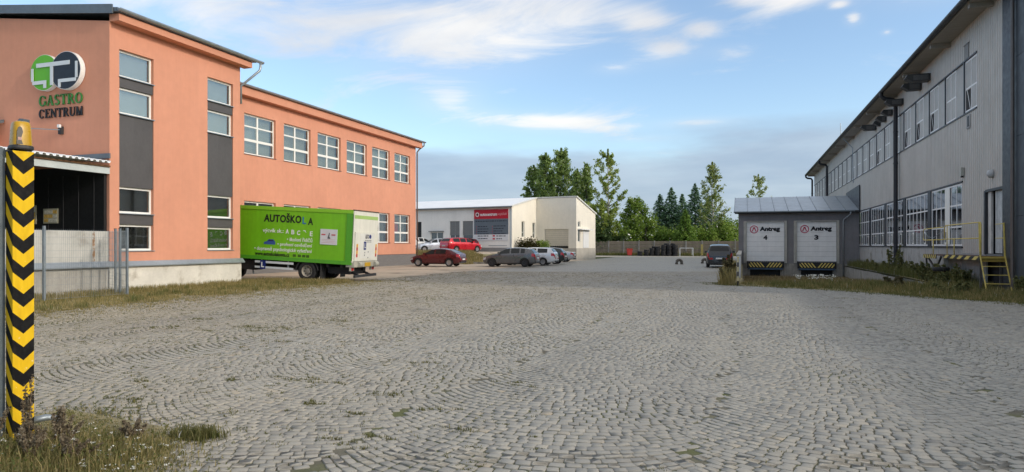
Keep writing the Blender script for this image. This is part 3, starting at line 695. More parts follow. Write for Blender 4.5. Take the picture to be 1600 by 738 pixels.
def poster(x0, x1, zA, zB, label, seed):
    rr = random.Random(seed); po = thing('wall_poster', label, 'poster', ((x0+x1)/2, 17.96, zA)); og = ((x0+x1)/2, 17.96, zA)
    MB().box(x0, x1, 17.95, 17.966, zA, zB).obj('sheet', pmat('poster_paper', (.42, .40, .30), .7, .1, 4), po, org=og)
    for i in range(3):
        for j in range(3):
            a = x0+.04+(x1-x0-.08)/3*i; c = zA+.04+(zB-zA-.08)/3*j
            MB().box(a+.01, a+(x1-x0-.08)/3-.01, 17.944, 17.9495, c+.012, c+(zB-zA-.08)/3-.02).obj('print', pmat('poster_print_%d' % rr.randrange(4), pal[rr.randrange(4)], .7, .3, 14), po, org=og)
poster(-24.36, -23.62, 2.44, 2.98, 'small colourful poster on the black wall beneath the canopy', 1)
poster(-25.25, -24.72, 2.42, 3.12, 'yellowish notice partly behind the chevron post, on the black wall', 2)
ax = thing('low_annex', 'low terracotta annex roof with grey eave behind the warning beacon', 'building', (-30, 17, 0)); AO = (-30, 17, 0)
MB().box(-36, -26.9, 17.0, 18.05, 4.9, 5.75).obj('wall', ORANGE, ax, org=AO)
b = MB(); b.prism([(16.6, 5.85), (16.6, 6.0), (18.05, 6.42), (18.05, 6.3)], -36, -26.55, 'x'); b.obj('roof', ZINC_D, ax, org=AO)
MB().tube([(-36, 16.55, 5.88), (-26.5, 16.55, 5.88)], .07, 8).obj('gutter', ZINC, ax, org=AO)
# ================================================================== GREY HALL (right)
HX = 9.0; HO = (9.0, 60, 0)
hall = thing('grey_hall', 'long grey corrugated factory hall with window bands filling the right side', 'building', HO)
TH = TX(HX, -1)
Y0, Y1 = 28.98, 97.5
def corr(b, y0, y1, z0, z1, p=.25, d=.022, n=0.0):
    pr = []; k = max(1, round((y1-y0)/p)); p = (y1-y0)/k
    for i in range(k):
        y = y0+i*p
        pr += [(y, n), (y+.42*p, n), (y+.52*p, n-d), (y+.90*p, n-d)]
    pr.append((y1, n)); m = len(pr)
    b.add([(y, q, z0) for y, q in pr]+[(y, q, z1) for y, q in pr], [(m+i, m+i+1, i+1, i) for i in range(m-1)])
upper = [32.03+2.86*k for k in range(23)]; UWN = 1.55
lower = [34.0+5.6*k for k in range(5)]
b = MB(TH)
corr(b, Y0, Y1, 9.50, 10.95)                                   # below the eave
corr(b, Y0, 31.98, 7.22, 9.50)                                  # beside the first upper window
corr(b, Y0, Y1, 4.40, 7.22)                                     # between the window bands
corr(b, 30.98, 33.95, 1.30, 4.40); corr(b, Y0, 30.98, 3.76, 4.40)
corr(b, 62, Y1, 1.5, 4.40)
b.obj('cladding', CORR, hall, org=HO)
b = MB(TH)
b.box(31.98, Y1, -.10, -.035, 7.24, 9.48); b.obj('window_band', pmat('grey_band_panel', (.42, .405, .385), .55, .06, .8, metal=.2), hall, org=HO)
b = MB(TH); b.box(31.98, Y1, -.03, .03, 7.20, 7.26).box(31.98, Y1, -.03, .03, 9.46, 9.52)
b.box(33.9, 61, -.03, .03, 4.36, 4.42).box(33.9, 61, -.03, .04, 1.52, 1.58); b.obj('band_flashing', DARKM, hall, org=HO)
b = MB(TH); b.box(30.98, 34.0, -.08, -.02, -.1, 1.30).box(33.95, 61.5, -.10, -.01, -.1, 1.52)
b.obj('base_wall', pmat('grey_base_render', (.40, .39, .375), .9, .12, .8, .3, 50, dirt=((.16, .15, .12), .8, .5, .7), streak=.15), hall, org=HO)
for k, y in enumerate(upper):
    o = window(hall, TH, y, y+UWN, 7.28, 9.44, [.5], [(.46, .07)], n=-.02, fw=.07, mw=.05, glass=GLASS_R, back=DARKIN, org=HO, back_off=.0, fd=.05,
               frame=pmat('hall_window_frame', (.78, .78, .78), .45, .05, 3))
    tpiece('jamb', DARKM, o, TH, y+UWN+.003, y+UWN+.14, -.034, .02, 7.262, 9.458, HO)
    if k in (0, 2, 3, 4, 7):                                     # bottom sash tipped inwards, the dark room shows
        tpiece('open_sash_gap', DARKIN, o, TH, y+UWN*.5+.03, y+UWN-.075, -.043, -.024, 7.37, 8.20, HO)
        s = MB(TH); u0, u1 = y+UWN*.5+.03, y+UWN-.08; s.add([(u0+.05, -.018, 7.37), (u0+.11, -.018, 7.37), (u1-.16, -.018, 8.20), (u1-.22, -.018, 8.20)], [(3, 2, 1, 0)]); s.obj('tipped_sash_edge', pmat('hall_window_frame', (.56, .56, .58)), o, org=HO)
for k, y in enumerate(lower):
    o = window(hall, TH, y, y+5.0, 1.60, 4.34, [i/6 for i in range(1, 6)], [(.31, .07), (.66, .07)], n=-.02, fw=.08, mw=.055, glass=GLASS_R, back=pmat('hall_curtain', (.10, .105, .11), .9, .4, .9), org=HO, back_off=.15, fd=.05,
               frame=pmat('hall_window_frame', (.78, .78, .78), .45, .05, 3))
    tpiece('mullion_post', DARKM, o, TH, y+5.02, y+5.58, -.05, .03, 1.585, 4.355, HO)
    if k == 0: tpiece('white_door_panel', PVC, o, TH, y+1.8, y+2.55, -.015, .006, 1.68, 4.26, HO)
    for j, q in enumerate((.09, .60) if k else (.45,)):          # small hinged vents in the bottom row
        tpiece('vent_sash', PVC, o, TH, y+5*q, y+5*q+.36, -.015, .012, 1.70, 2.32, HO)
        tpiece('vent_pane', GLASS_R, o, TH, y+5*q+.06, y+5*q+.30, .0125, .018, 1.77, 2.25, HO)
# eave, soffit, gutter, roof
b = MB(); b.prism([(8.12, 10.92), (8.12, 11.16), (30, 12.9), (30, 12.7)], 23.0, Y1+.6, 'y'); hr = b.obj('roof', pmat('grey_roof', (.22, .235, .25), .5, .1, .6, metal=.3), hall, org=HO)
MB().box(8.14, 9.2, 23.0, Y1+.5, 10.88, 10.915).obj('soffit', pmat('brown_soffit', (.30, .285, .26), .8, .12, 1.2, stretch=(1, 6, 1)), hr, org=HO)
gutter(23.0, Y1+.8, 8.02, 11.03, .13).obj('gutter', DARKM, hr, org=HO)
for i in range(13):
    y = 30+5.6*i
    MB().box(8.2, 9.0, y, y+.22, 10.70, 10.878).obj('eave_bracket', pmat('brown_soffit', (.3, .285, .26)), hr, org=HO)
MB().box(8.3, 8.5, 30.5, 43.0, 11.19, 11.30).obj('snow_guard', STEEL, hr, org=HO)
MB().box(8.35, 8.8, 42.9, 43.3, 11.2, 11.42).obj('vent_cap', STEEL, hr, org=HO)
def hall_pipe(y, zb):
    b = MB(); b.tube([(8.02, y, 10.95), (8.02, y, 10.72), (8.2, y, 10.55), (8.66, y, 10.48), (8.80, y, 10.30), (8.80, y, zb)], .12, 10)
    for z in (3.2, 6.6, 8.5): b.lathe([(.12, -.03), (.145, -.03), (.145, .03), (.12, .03)], 12, (8.80, y, z), 'z')
    b.obj('downpipe', DARKM, hall, smooth=False, org=HO, angle=40)
hall_pipe(46.3, -.1); hall_pipe(81.5, 3.0); hall_pipe(98.0, 2.0)
MB().tube([(8.9, 63.5, 6.9), (8.85, 63.6, 9.9), (8.3, 64.2, 10.7), (8.05, 64.4, 11.1), (8.05, 64.6, 12.2)], .035, 6).obj('cable_mast', STEEL, hall, org=HO)
# vent hoods standing out from the wall
for y, z, ln, wd in ((39.1, 9.98, 1.12, .55), (40.9, 9.92, .92, .5), (45.2, 9.95, .95, .55), (48.2, 9.88, .62, .5), (50.1, 9.82, .62, .5), (52.1, 9.85, .45, .4), (53.6, 9.84, 1.0, .6)):
    v = MB(TH); h = .36
    v.prism([(0, z), (ln-.30, z), (ln, z+h*.55), (ln-.10, z+h), (0, z+h)], y, y+wd, 'x')
    o = v.obj('vent_hood', pmat('hood_metal', (.06, .06, .062), .5, .2, 3, metal=.4), hall, org=HO)
    g = MB(TH); g.box(y-.012, y-.003, .1, ln-.35, z+.04, z+.30); g.obj('hood_grille', pmat('hood_grille', (.10, .10, .10), .6, .2, 20), o, org=HO)
# near end: door, dark corner strip, dark panels
b = MB(TH); b.box(Y0, 30.98, -.45, -.35, 1.30, 3.76).box(Y0, 30.98, -.45, -.0, 1.24, 1.30)
b.obj('door_recess', pmat('grey_metal_door', (.17, .175, .18), .6, .12, 2, streak=.2), hall, org=HO)
for i in range(6):
    MB(TH).box(29.05+i*.20, 29.05+i*.20+.17, -.14, -.10, 1.34, 3.70).obj('strip_curtain', pmat('strip_curtain', (.52, .54, .55), .35, .2, 4, streak=.3), hall, org=HO)
MB(TH).box(30.50, 30.86, -.12, -.05, 1.32, 3.70).obj('door_leaf', pmat('door_leaf', (.60, .58, .55), .6, .15, 3, streak=.25), hall, org=HO)
b = MB(TH); b.box(30.90, 31.06, -.06, .04, 1.28, 3.76).box(Y0, 30.90, -.06, .035, 3.70, 3.80); b.obj('door_frame', DARKM, hall, org=HO)
MB(TH).box(27.9, Y0, -.3, .06, -.1, 10.9).obj('corner_strip', DARKM, hall, org=HO)
MB().tube([(8.86, 27.75, 10.8), (8.86, 27.75, .2)], .06, 8).obj('downpipe', pmat('bronze_pipe', (.13, .11, .10), .4, .1, 3, metal=.5), hall, org=HO)
for i in range(4):
    MB(TH).box(23.4, 26.3, -.2, .055, -.1+2.75*i+.006, -.1+2.75*(i+1)-.006).obj('dark_panel', pmat('dark_panel', (.05, .06, .072), .5, .1, 1, metal=.2), hall, org=HO)
    MB(TH).box(26.312, 27.88, -.2, .055, -.1+2.75*i+.006, -.1+2.75*(i+1)-.006).obj('dark_panel', pmat('dark_panel', (.05, .06, .072), .5, .1, 1, metal=.2), hall, org=HO)
b = MB(); b.box(9.25, 30, 23.4, 23.6, -.1, 11.2).box(29.8, 30, 26.5, Y1, -.1, 12.6).box(9.1, 30, Y1-.2, Y1, -.1, 11).box(9.25, 9.5, 23.7, Y1-.3, -.1, 10.8)
b.obj('rear_wall', DARKIN, hall, org=HO)
MB().box(9.3, 24, -6, 23.3, -.1, 3.35).obj('annex', CORR, hall, org=HO)
# lamp, boxes
b = MB(TH); b.lathe([(.02, 0), (.16, .0), (.17, .05), (.15, .14), (.08, .19), (.001, .20)], 14, (30.15, .0, 4.36), 'y')
tag(b.obj('bulkhead_lamp', pmat('lamp_glass', (.42, .43, .44), .3, .05, 4), None, smooth=True), 'round white bulkhead lamp above the hall door', 'lamp')
mb = thing('wall_box', 'small pale upright box on the hall wall above the yellow railing', 'box', (9.0, 33.75, 4.6))
MB(TH).box(33.66, 33.84, .0, .12, 4.62, 4.98).obj('case', pmat('box_beige', (.40, .40, .36), .5, .1, 4), mb, org=(9.0, 33.75, 4.6)); MB(TH).box(33.70, 33.80, .02, .10, 4.55, 4.618).obj('gland', PLASTB, mb, org=(9.0, 33.75, 4.6))
b = MB(TH); b.box(33.0, 33.55, .0, .03, 9.53, 10.12).box(32.96, 33.6, .0, .05, 10.12, 10.17); b.obj('vent_plate', pmat('vent_plate', (.22, .22, .215), .6, .1, 4), hall, org=HO)
b = MB(TH); b.box(32.78, 33.25, .0, .03, 6.55, 7.10); o = b.obj('vent_frame', pmat('vent_frame', (.30, .30, .30), .6, .1, 4), hall, org=HO)
MB(TH).box(32.90, 33.12, .031, .04, 6.62, 7.05).obj('vent_opening', BLK, o, org=HO)
# ---- ledge along the hall foot
for i in range(4):
    pass
led = thing('concrete_ledge', 'low weathered concrete retaining wall at the foot of the hall beside dock 3', 'wall', (8.4, 50, 0))
for i in range(4):
    y = 41+5*i; MB().box(7.9, 8.88, y+.01, y+4.99, -1.0, -.12+.02*math.sin(i*2)).obj('concrete_block', CONC_D, led, org=(8.4, 50, 0))
# ================================================================== LOADING DOCK
DO = (4.3, 61, -.97); dk = thing('loading_dock_house', 'grey loading dock house with two white roller doors and pale seamed roof', 'building', DO)
TD = TY(61.0, -1)
doors = [(.34, 3.33), (4.30, 7.30)]
b = MB(TD); b.grid_holes(-.31, 8.98, .10, 4.40, [(a, c, .28, 3.58) for a, c in doors], .18); b.obj('front_wall', DOCKW, dk, org=DO)
b = MB(); b.prism([(61.001, -1.0), (67.2, -1.0), (67.2, 5.98), (61.001, 4.52)], -.31, -.1, 'x'); b.obj('side_wall', DOCKW, dk, org=DO)
b = MB(TD); b.grid_holes(-.33, 8.98, -1.0, .098, [(.62, 3.02, -1.0, -.42), (4.62, 7.02, -1.0, -.42)], .6, n=.02); b.obj('base_wall', CONC_D, dk, org=DO)
MB().box(.4, 7.4, 61.5, 61.6, -1, .1).obj('pit_back', BLK, dk, org=DO)
z0, z1, yb = 4.46, 6.05, 67.2
nP = 9; wP = (8.98+.66)/nP
for i in range(nP):
    x = -.66+i*wP
    p = MB(); p.add([(x+.012, 60.55, z0), (x+wP-.012, 60.55, z0), (x+wP-.012, yb, z1), (x+.012, yb, z1), (x+.012, 60.55, z0+.04), (x+wP-.012, 60.55, z0+.04), (x+wP-.012, yb, z1+.04), (x+.012, yb, z1+.04)],
          [(3, 2, 1, 0), (4, 5, 6, 7), (0, 1, 5, 4), (1, 2, 6, 5), (2, 3, 7, 6), (3, 0, 4, 7)]); p.obj('roof_panel', DOCKROOF, dk, org=DO)
    s = MB(); s.bar((x, 60.54, z0+.05), (x, yb, z1+.05), .03, .07); s.obj('roof_seam', pmat('seam', (.20, .24, .28), .45, .1, 2, metal=.4), dk, org=DO)
MB().box(-.62, 8.97, 60.60, 60.98, 4.30, 4.455).obj('soffit', pmat('dark_soffit', (.045, .045, .05), .8, .1, 2), dk, org=DO)
MB().tube([(-.7, 60.50, 4.43), (8.6, 60.50, 4.40)], .06, 8).obj('gutter', ZINC_D, dk, org=DO)
MB().tube([(8.3, 60.52, 4.38), (8.28, 60.6, 4.15), (7.85, 60.88, 3.75), (7.80, 60.9, 3.6), (7.80, 60.9, -.95)], .055, 8).obj('downpipe', ZINC, dk, smooth=True, org=DO)
b = MB(); b.prism([(60.5, 4.3), (60.5, 6.5), (60.62, 6.5), (67.8, 6.35), (67.8, 4.3)], 8.90, 8.955, 'x'); b.obj('cheek_plate', DARKM, dk, org=DO)
REDL = pmat('logo_red', (.50, .03, .10), .5, .05, 4)
for i, (a, c) in enumerate(doors):
    num = '43'[i]; d = thing('dock_door', 'white sectional dock door marked %s with red ring logo' % num, 'door', ((a+c)/2, 61, .28), group='dock doors'); G = ((a+c)/2, 61, .28)
    nh = 8; h = 3.28/nh
    for k in range(nh): MB(TD).box(a+.003, c-.003, -.10, -.06, .285+h*k+.008, .285+h*(k+1)-.004).obj('door_section', DOORW, d, org=G)
    MB(TD).box(a+.003, c-.003, -.12, -.102, .285, 3.57).obj('door_core', pmat('door_seam', (.34, .35, .36), .7, .1, 3), d, org=G)
    for u0, u1 in ((a-.24, a-.01), (c+.01, c+.20)):
        MB(TD).box(u0, u1, .0, .10, .14, 3.68).obj('door_seal', pmat('pale_seal', (.43, .42, .38), .7, .12, 3, streak=.2), d, org=G)
    MB(TD).box(a-.02, c+.02, .0, .09, 3.585, 3.70).obj('door_header', pmat('header_grey', (.30, .29, .27), .7, .12, 3), d, org=G)
    cx = a+.60; cz = 2.97; R0, R1 = .34, .27
    v = MB(TD); n = 32
    for k in range(n):
        t0, t1 = 2*math.pi*k/n, 2*math.pi*(k+1)/n
        v.prism([(cx+R0*math.cos(t0), cz+R0*math.sin(t0)), (cx+R0*math.cos(t1), cz+R0*math.sin(t1)), (cx+R1*math.cos(t1), cz+R1*math.sin(t1)), (cx+R1*math.cos(t0), cz+R1*math.sin(t0))], -.059, -.05, 'y')
    v.obj('ring_logo', REDL, d, org=G)
    v = MB(TD); v.prism([(cx-.19, cz-.17), (cx-.11, cz-.17), (cx+.0, cz+.09), (cx+.11, cz-.17), (cx+.19, cz-.17), (cx+.055, cz+.19), (cx-.055, cz+.19)], -.059, -.05, 'y'); v.obj('ring_letter', REDL if i == 0 else REDL, d, org=G)
    fr = ((-G[0], -.0575, -G[2]), (1, 0, 0), (0, 0, 1), (0, -1, 0)); fr = ((-G[0], .058, -G[2]), (1, 0, 0), (0, 0, 1), (0, -1, 0))
    BLKL = pmat('letter_dark', (.012, .012, .016), .5, .05, 3)
    lettering('Antreg', (a+1.04, a+2.66, 2.72, 3.20), fr, BLKL, d, bold=.065)
    lettering('A', (cx-.01, cx+.01, cz, cz+.01), fr, REDL, d) if False else None
    MB(TD).box(a+1.06, a+2.0, -.059, -.054, 2.66, 2.675).obj('small_print', pmat('print_grey', (.35, .36, .37), .6, .1, 3), d, org=G)
    lettering(num, (a+1.34, a+1.66, 2.08, 2.48), fr, BLKL, d, bold=.05)
    # leveller with black and yellow bumper
    lv = thing('dock_leveller', 'yellow and black striped dock leveller lip under the %s dock door' % ('left', 'right')[i], 'dock leveller', ((a+c)/2, 60.9, -.5), group='dock levellers'); G2 = ((a+c)/2, 60.9, -.5)
    u0, u1 = a+.16, c-.16; mid = (u0+u1)/2
    MB(TD).box(u0, u1, .025, .30, -.28, .20).obj('lip_plate', BLK, lv, org=G2)
    pitch = .25
    for sg in (-1, 1):
        for k in range(7):
            q0 = .05+k*pitch; pts = [(q0, -.22), (q0+pitch*.5, -.22), (q0+pitch*.5+.30, .17), (q0+.30, .17)]; lim = (u1-u0)/2-.03
            if q0+pitch*.5 > lim: break
            if pts[2][0] > lim:                              # cut at the plate's edge
                h1 = -.22+(lim-q0-pitch*.5)/.30*.39; h2 = min(.17, -.22+(lim-q0)/.30*.39); pts = [pts[0], pts[1], (lim, h1), (lim, h2), (min(lim, q0+.30)-.001, h2)]
            t = MB(TD); t.prism([(mid+sg*x, z) for x, z in pts], .301, .31, 'y'); t.obj('yellow_stripe', YELP, lv, org=G2)
    for k in range(18):
        q = u0+.06+(u1-u0-.12)/17*k; MB(TD).box(q-.03, q+.03, .28, .33, .205, .26).obj('lip_tooth', BLK, lv, org=G2)
    for q in (u0-.12, u1+.02): MB(TD).box(q, q+.10, .02, .26, -.30, .24).obj('rubber_buffer', RUBBER, lv, org=G2)
    MB(TD).box(u0-.05, u1+.05, .03, .28, -.42, -.30).obj('lower_beam', pmat('blue_beam', (.05, .09, .16), .5, .2, 3), lv, org=G2)
# low white parapet, bollard, weeds are elsewhere
pa = thing('ramp_side_wall', 'narrow white parapet wall beside the loading ramp next to the bollard', 'wall', (-.18, 48, 0))
for i in range(5): MB().box(-.28, -.08, 36+4.98*i+.004, 36+4.98*(i+1)-.004, -1.0, 1.12).obj('wall_panel', pmat('white_parapet', (.62, .62, .61), .8, .1, 2, streak=.2), pa, org=(-.18, 48, 0))
MB().box(-.31, -.05, 35.98, 60.95, 1.123, 1.17).obj('coping', CONC, pa, org=(-.18, 48, 0))
bo = thing('striped_bollard', 'slim striped marker post in the weeds at the ramp corner', 'bollard', (-.17, 28.9, 0))
for i in range(6): MB().lathe([(.001, .19*i), (.030, .19*i), (.030, .19*(i+1)-.004), (.001, .19*(i+1)-.004)], 12, (0, 0, 0), 'z').obj('band', pmat('faded_yellow_band', (.55, .48, .26), .6, .1, 4) if i % 2 else BLK, bo, smooth=False)
MB().lathe([(.031, 1.137), (.025, 1.16), (.001, 1.17)], 12, (0, 0, 0), 'z').obj('cap', YEL, bo)
# ================================================================== YELLOW PLATFORM WITH LADDER
PO = (8.6, 32, 0); pf = thing('loading_platform', 'yellow railed steel platform with ladder at the hall door', 'platform', PO)
zp = 1.24
MB().box(8.17, 8.97, 28.7, 33.4, zp-.04, zp).obj('deck', pmat('rusty_deck', (.10, .06, .045), .8, .25, 4), pf, org=PO)
MB().box(8.20, 8.97, 33.45, 36.9, zp-.06, zp-.02).obj('deck', pmat('rusty_deck', (.1, .06, .045)), pf, org=PO)
def stripes(y0, y1, n, zA, zB, x):
    MB().box(x-.02, x, y0, y1, zA, zB).obj('fascia', BLK, pf, org=PO)
    w_ = (y1-y0)/n
    for k in range(n):
        a = y0+k*w_; m = MB(); m.prism([(a+.02, zB-.004), (a+w_*.5, zB-.004), (a+w_*.5+w_*.42, zA+.004), (a+w_*.42+.02, zA+.004)], x-.027, x-.0205, 'x'); m.obj('yellow_stripe', YELP, pf, org=PO)
stripes(28.7, 33.4, 5, zp-.15, zp-.002, 8.165); stripes(34.6, 36.9, 7, zp-.20, zp-.022, 8.195)
MB().box(8.18, 8.97, 28.66, 28.698, zp-.20, zp-.002).obj('front_board', pmat('dirty_yellow', (.34, .24, .05), .7, .25, 6), pf, org=PO)
def rail(pts, r=.022): MB().tube(pts, r, 7).obj('rail', YELP, pf, smooth=True, org=PO)
xr = 8.20
rail([(xr, 28.72, zp), (xr, 28.72, 2.40), (xr, 28.80, 2.48), (xr, 33.2, 2.48), (xr, 33.38, 2.40), (xr, 33.4, 1.92)])
rail([(xr, 28.72, 1.90), (xr, 33.4, 1.90)]); rail([(xr, 32.0, zp), (xr, 32.0, 1.9)]); rail([(xr, 33.0, zp), (xr, 33.0, 2.48)], .018)
rail([(xr, 33.5, 1.88), (xr, 36.8, 1.88), (xr, 36.95, 1.95), (xr, 36.95, 2.32), (xr, 36.8, 2.40), (xr, 33.6, 2.42)]); rail([(xr, 35.2, zp), (xr, 35.2, 1.88)])
MB().tube([(xr, 36.7, 2.33), (xr-.02, 36.0, 2.02), (xr-.02, 35.0, 1.98), (xr, 33.6, 2.28)], .012, 6).obj('chain', STEEL, pf, org=PO)
for x, nm in ((8.16, 'ladder_stile'), (8.92, 'ladder_stile')):
    b = MB(); b.bar((x, 27.95, -.02), (x, 28.66, zp+.02), .03, .045); b.bar((x, 28.66, zp), (x, 28.78, 2.45), .03, .045); b.obj(nm, YELP, pf, org=PO)
for k in range(4):
    t = .22+k*.24; y = 27.95+.71*t; z = (zp+.02)*t
    MB().box(8.18, 8.90, y-.035, y+.035, z-.014, z+.010).obj('rung', YELP, pf, org=PO)
rail([(8.92, 28.78, 2.42), (8.92, 29.6, 2.42)], .016); rail([(8.92, 28.75, 1.9), (8.92, 29.6, 1.9)], .016)
for y in (33.7,): MB().box(8.22, 8.40, y-.1, y+.1, -.1, zp-.06).obj('concrete_leg', CONC_D, pf, org=PO)
for a, c in (((8.25, 36.6, -.1), (8.25, 36.6, zp-.06)), ((8.25, 36.5, zp-.1), (8.25, 34.0, .15)), ((8.25, 34.1, zp-.1), (8.25, 35.6, .1)), ((8.9, 29.0, -.1), (8.9, 29.0, zp-.05)), ((8.25, 28.9, -.05), (8.25, 28.9, zp-.05))):
    b = MB(); b.bar(a, c, .07); b.obj('strut', pmat('rusty_steel', (.075, .07, .068), .7, .3, 6), pf, org=PO)
b = MB(); b.lathe([(.17, -.08), (.28, -.09), (.32, -.05), (.32, .05), (.28, .09), (.17, .08)], 20, (0, 0, 0), 'z')
ty = b.obj('hanging_tyre', RUBBER, None, smooth=True); ty.location = (7.98, 33.0, .62); tag(ty, 'old tyre hung flat under the platform edge as buffer', 'tyre')
# ================================================================== WHITE BUILDING (autocentrum)
wb = thing('autocentrum_building', 'pale low gabled workshop with white metal roof and red signboard', 'building', (-23.35, 68.43, 0), rad(-9.6))
# local x to the right, y to the back
fw_holes = [(-7.96, -6.67, 2.33, 4.32), (-6.25, -4.91, 2.33, 4.32), (-10.63, -8.86, .9, 3.15), (-12.5, -11.89, 1.5, 4.32)]
TF = TY(0.0, -1); TR = Matrix(((0, 1, 0, 0), (1, 0, 0, 0), (0, 0, 1, 0), (0, 0, 0, 1)))
b = MB(TF); b.grid_holes(-26, 0, .9, 5.80, fw_holes, .18); b.obj('front_wall', OFFW, wb)
b = MB(TR); gh = [(2.22, 2.91, 2.5, 4.25), (4.88, 5.6, 2.45, 4.19)]
b.grid_holes(0, 5.83, .3, 5.78, gh, .2); b.add([(0, 0, 5.78), (5.83, 0, 5.78), (5.83, 0, 7.0), (0, 0, 5.8)], [(3, 2, 1, 0)]); b.obj('gable_wall', CREAM, wb)
b = MB(TY(5.83, -1)); b.grid_holes(0.0, 4.97, 1.28, 6.95, [(1.07, 4.01, 1.28, 3.44)], .2); b.obj('dock_wall', CREAM, wb)
MB().box(.02, 5.0, 5.80, 5.9, -.1, 1.277).box(4.95, 5.0, 5.9, 11.6, -.1, 1.277).obj('dock_base', pmat('beige_base', (.46, .43, .37), .9, .1, 1, .3, 40), wb)
TRB = Matrix(((0, 1, 0, 4.97), (1, 0, 0, 0), (0, 0, 1, 0), (0, 0, 0, 1)))
b = MB(TRB); bh = [(6.29, 7.0, 3.67, 4.30), (6.29, 7.0, 2.0, 3.44), (7.78, 9.5, 1.3, 3.32)]
b.grid_holes(5.83, 11.6, 1.28, 5.35, bh, .15); b.add([(5.83, 0, 5.35), (11.6, 0, 5.35), (11.6, 0, 5.38), (5.83, 0, 6.95)], [(3, 2, 1, 0)]); b.obj('right_wall', CREAM, wb)
b = MB(); b.box(-26, 4.9, 11.4, 11.6, 0, 5.35).box(-26, -25.8, 0, 11.6, 0, 5.3).box(-25.5, -.3, .8, .9, .9, 5.6).box(-.9, -.8, .9, 5.8, .9, 5.6).box(.3, 4.8, 6.6, 6.7, 1, 5).box(4.2, 4.3, 6, 11.2, 1, 5); b.obj('inner_wall', DARKIN, wb)
b = MB(TF); b.box(-26, .02, -.1, .02, .3, 1.36); b.obj('plinth', pmat('grey_base2', (.27, .265, .26), .9, .1, 1), wb)
# roof: two slopes
r = MB(); r.add([(-26.2, -.30, 5.78), (.12, -.30, 5.78), (.12, 5.83, 7.03), (-26.2, 5.83, 7.03), (-26.2, -.30, 5.86), (.12, -.30, 5.86), (.12, 5.83, 7.11), (-26.2, 5.83, 7.11)], [(3, 2, 1, 0), (4, 5, 6, 7), (0, 1, 5, 4), (1, 2, 6, 5), (2, 3, 7, 6), (3, 0, 4, 7)])
r.add([(-26.2, 5.83, 7.03), (5.06, 5.83, 7.03), (5.06, 11.8, 5.32), (-26.2, 11.8, 5.32), (-26.2, 5.83, 7.11), (5.06, 5.83, 7.11), (5.06, 11.8, 5.40), (-26.2, 11.8, 5.40)], [(3, 2, 1, 0), (4, 5, 6, 7), (0, 1, 5, 4), (1, 2, 6, 5), (2, 3, 7, 6), (3, 0, 4, 7)])
ro = r.obj('roof', ROOFW, wb)
MB().tube([(-26.2, -.36, 5.74), (.2, -.36, 5.74)], .07, 8).obj('gutter', ZINC_D, ro)
MB().tube([(.0, -.36, 5.70), (-.12, -.1, 5.4), (-.12, -.08, 1.0)], .05, 8).obj('downpipe', ZINC, ro)
b = MB(); b.bar((.13, -.30, 5.80), (.13, 5.83, 7.05), .03, .16); b.bar((.13, 5.80, 7.05), (5.08, 5.80, 7.05), .03, .14); b.bar((5.07, 5.83, 7.05), (5.07, 11.8, 5.34), .03, .16); b.obj('roof_trim', pmat('pale_trim', (.62, .62, .58), .5, .05, 2), ro)
SHUT = pmat('grey_shutter', (.20, .205, .205), .6, .05, 3)
for u0, u1 in ((-7.96, -6.67), (-6.25, -4.91)):
    o = window(wb, TF, u0, u1, 2.33, 4.32, [.5] if u0 < -7 else [], [], n=-.10, fw=.05, mw=.05, back=None)
    for k in range(12): tpiece('shutter_slat', SHUT, o, TF, u0+.02, u1-.02, -.085, -.06, 2.73+k*.131+.004, 2.73+(k+1)*.131-.006, (0, 0, 0))
    tpiece('reveal_trim', SIGNW, o, TF, u1+.02, u1+.16, .0, .03, 2.3, 4.35, (0, 0, 0))
o = window(wb, TF, -10.63, -8.86, .95, 3.15, [(.5, .12)], [], n=-.10, fw=.09, back=pmat('shop_interior', (.13, .13, .125), .9, .6, 3), back_off=.2)
MB(TF).box(-10.75, -8.74, .0, .25, 3.17, 3.24).obj('door_canopy', ZINC_D, wb)
MB(TF).box(-12.5, -11.9, -.17, -.15, 1.5, 4.3).obj('dark_door', BLK, wb)
for (a, c, d, e) in gh: window(wb, TR, a, c, d, e, [], [(.32, .06)], n=-.12, fw=.06, back=BLIND)
for (a, c, d, e) in bh[:2]: window(wb, TRB, a, c, d, e, [], [], n=-.08, fw=.06, back=BLIND)
b = MB(TRB); b.box(7.80, 9.48, -.10, .03, 1.32, 3.30); b.obj('white_gate', SIGNW, wb); MB(TRB).box(6.2, 9.7, .0, .5, 3.36, 3.46).obj('gate_canopy', SIGNW, wb)
DT = TY(5.83, -1)
for k in range(8): MB(DT).box(1.09, 3.99, -.14, -.10, 1.52+.24*k+.005, 1.52+.24*(k+1)-.004).obj('door_section', pmat('cream_door', (.55, .51, .42), .6, .05, 2), wb)
MB(DT).box(1.09, 3.99, -.19, -.16, 1.28, 3.44).obj('door_gap', BLK, wb)
for k in range(12): MB(DT).box(1.2+.23*k, 1.30+.23*k, -.099, -.08, 1.46, 1.56).obj('door_seal', RUBBER, wb)
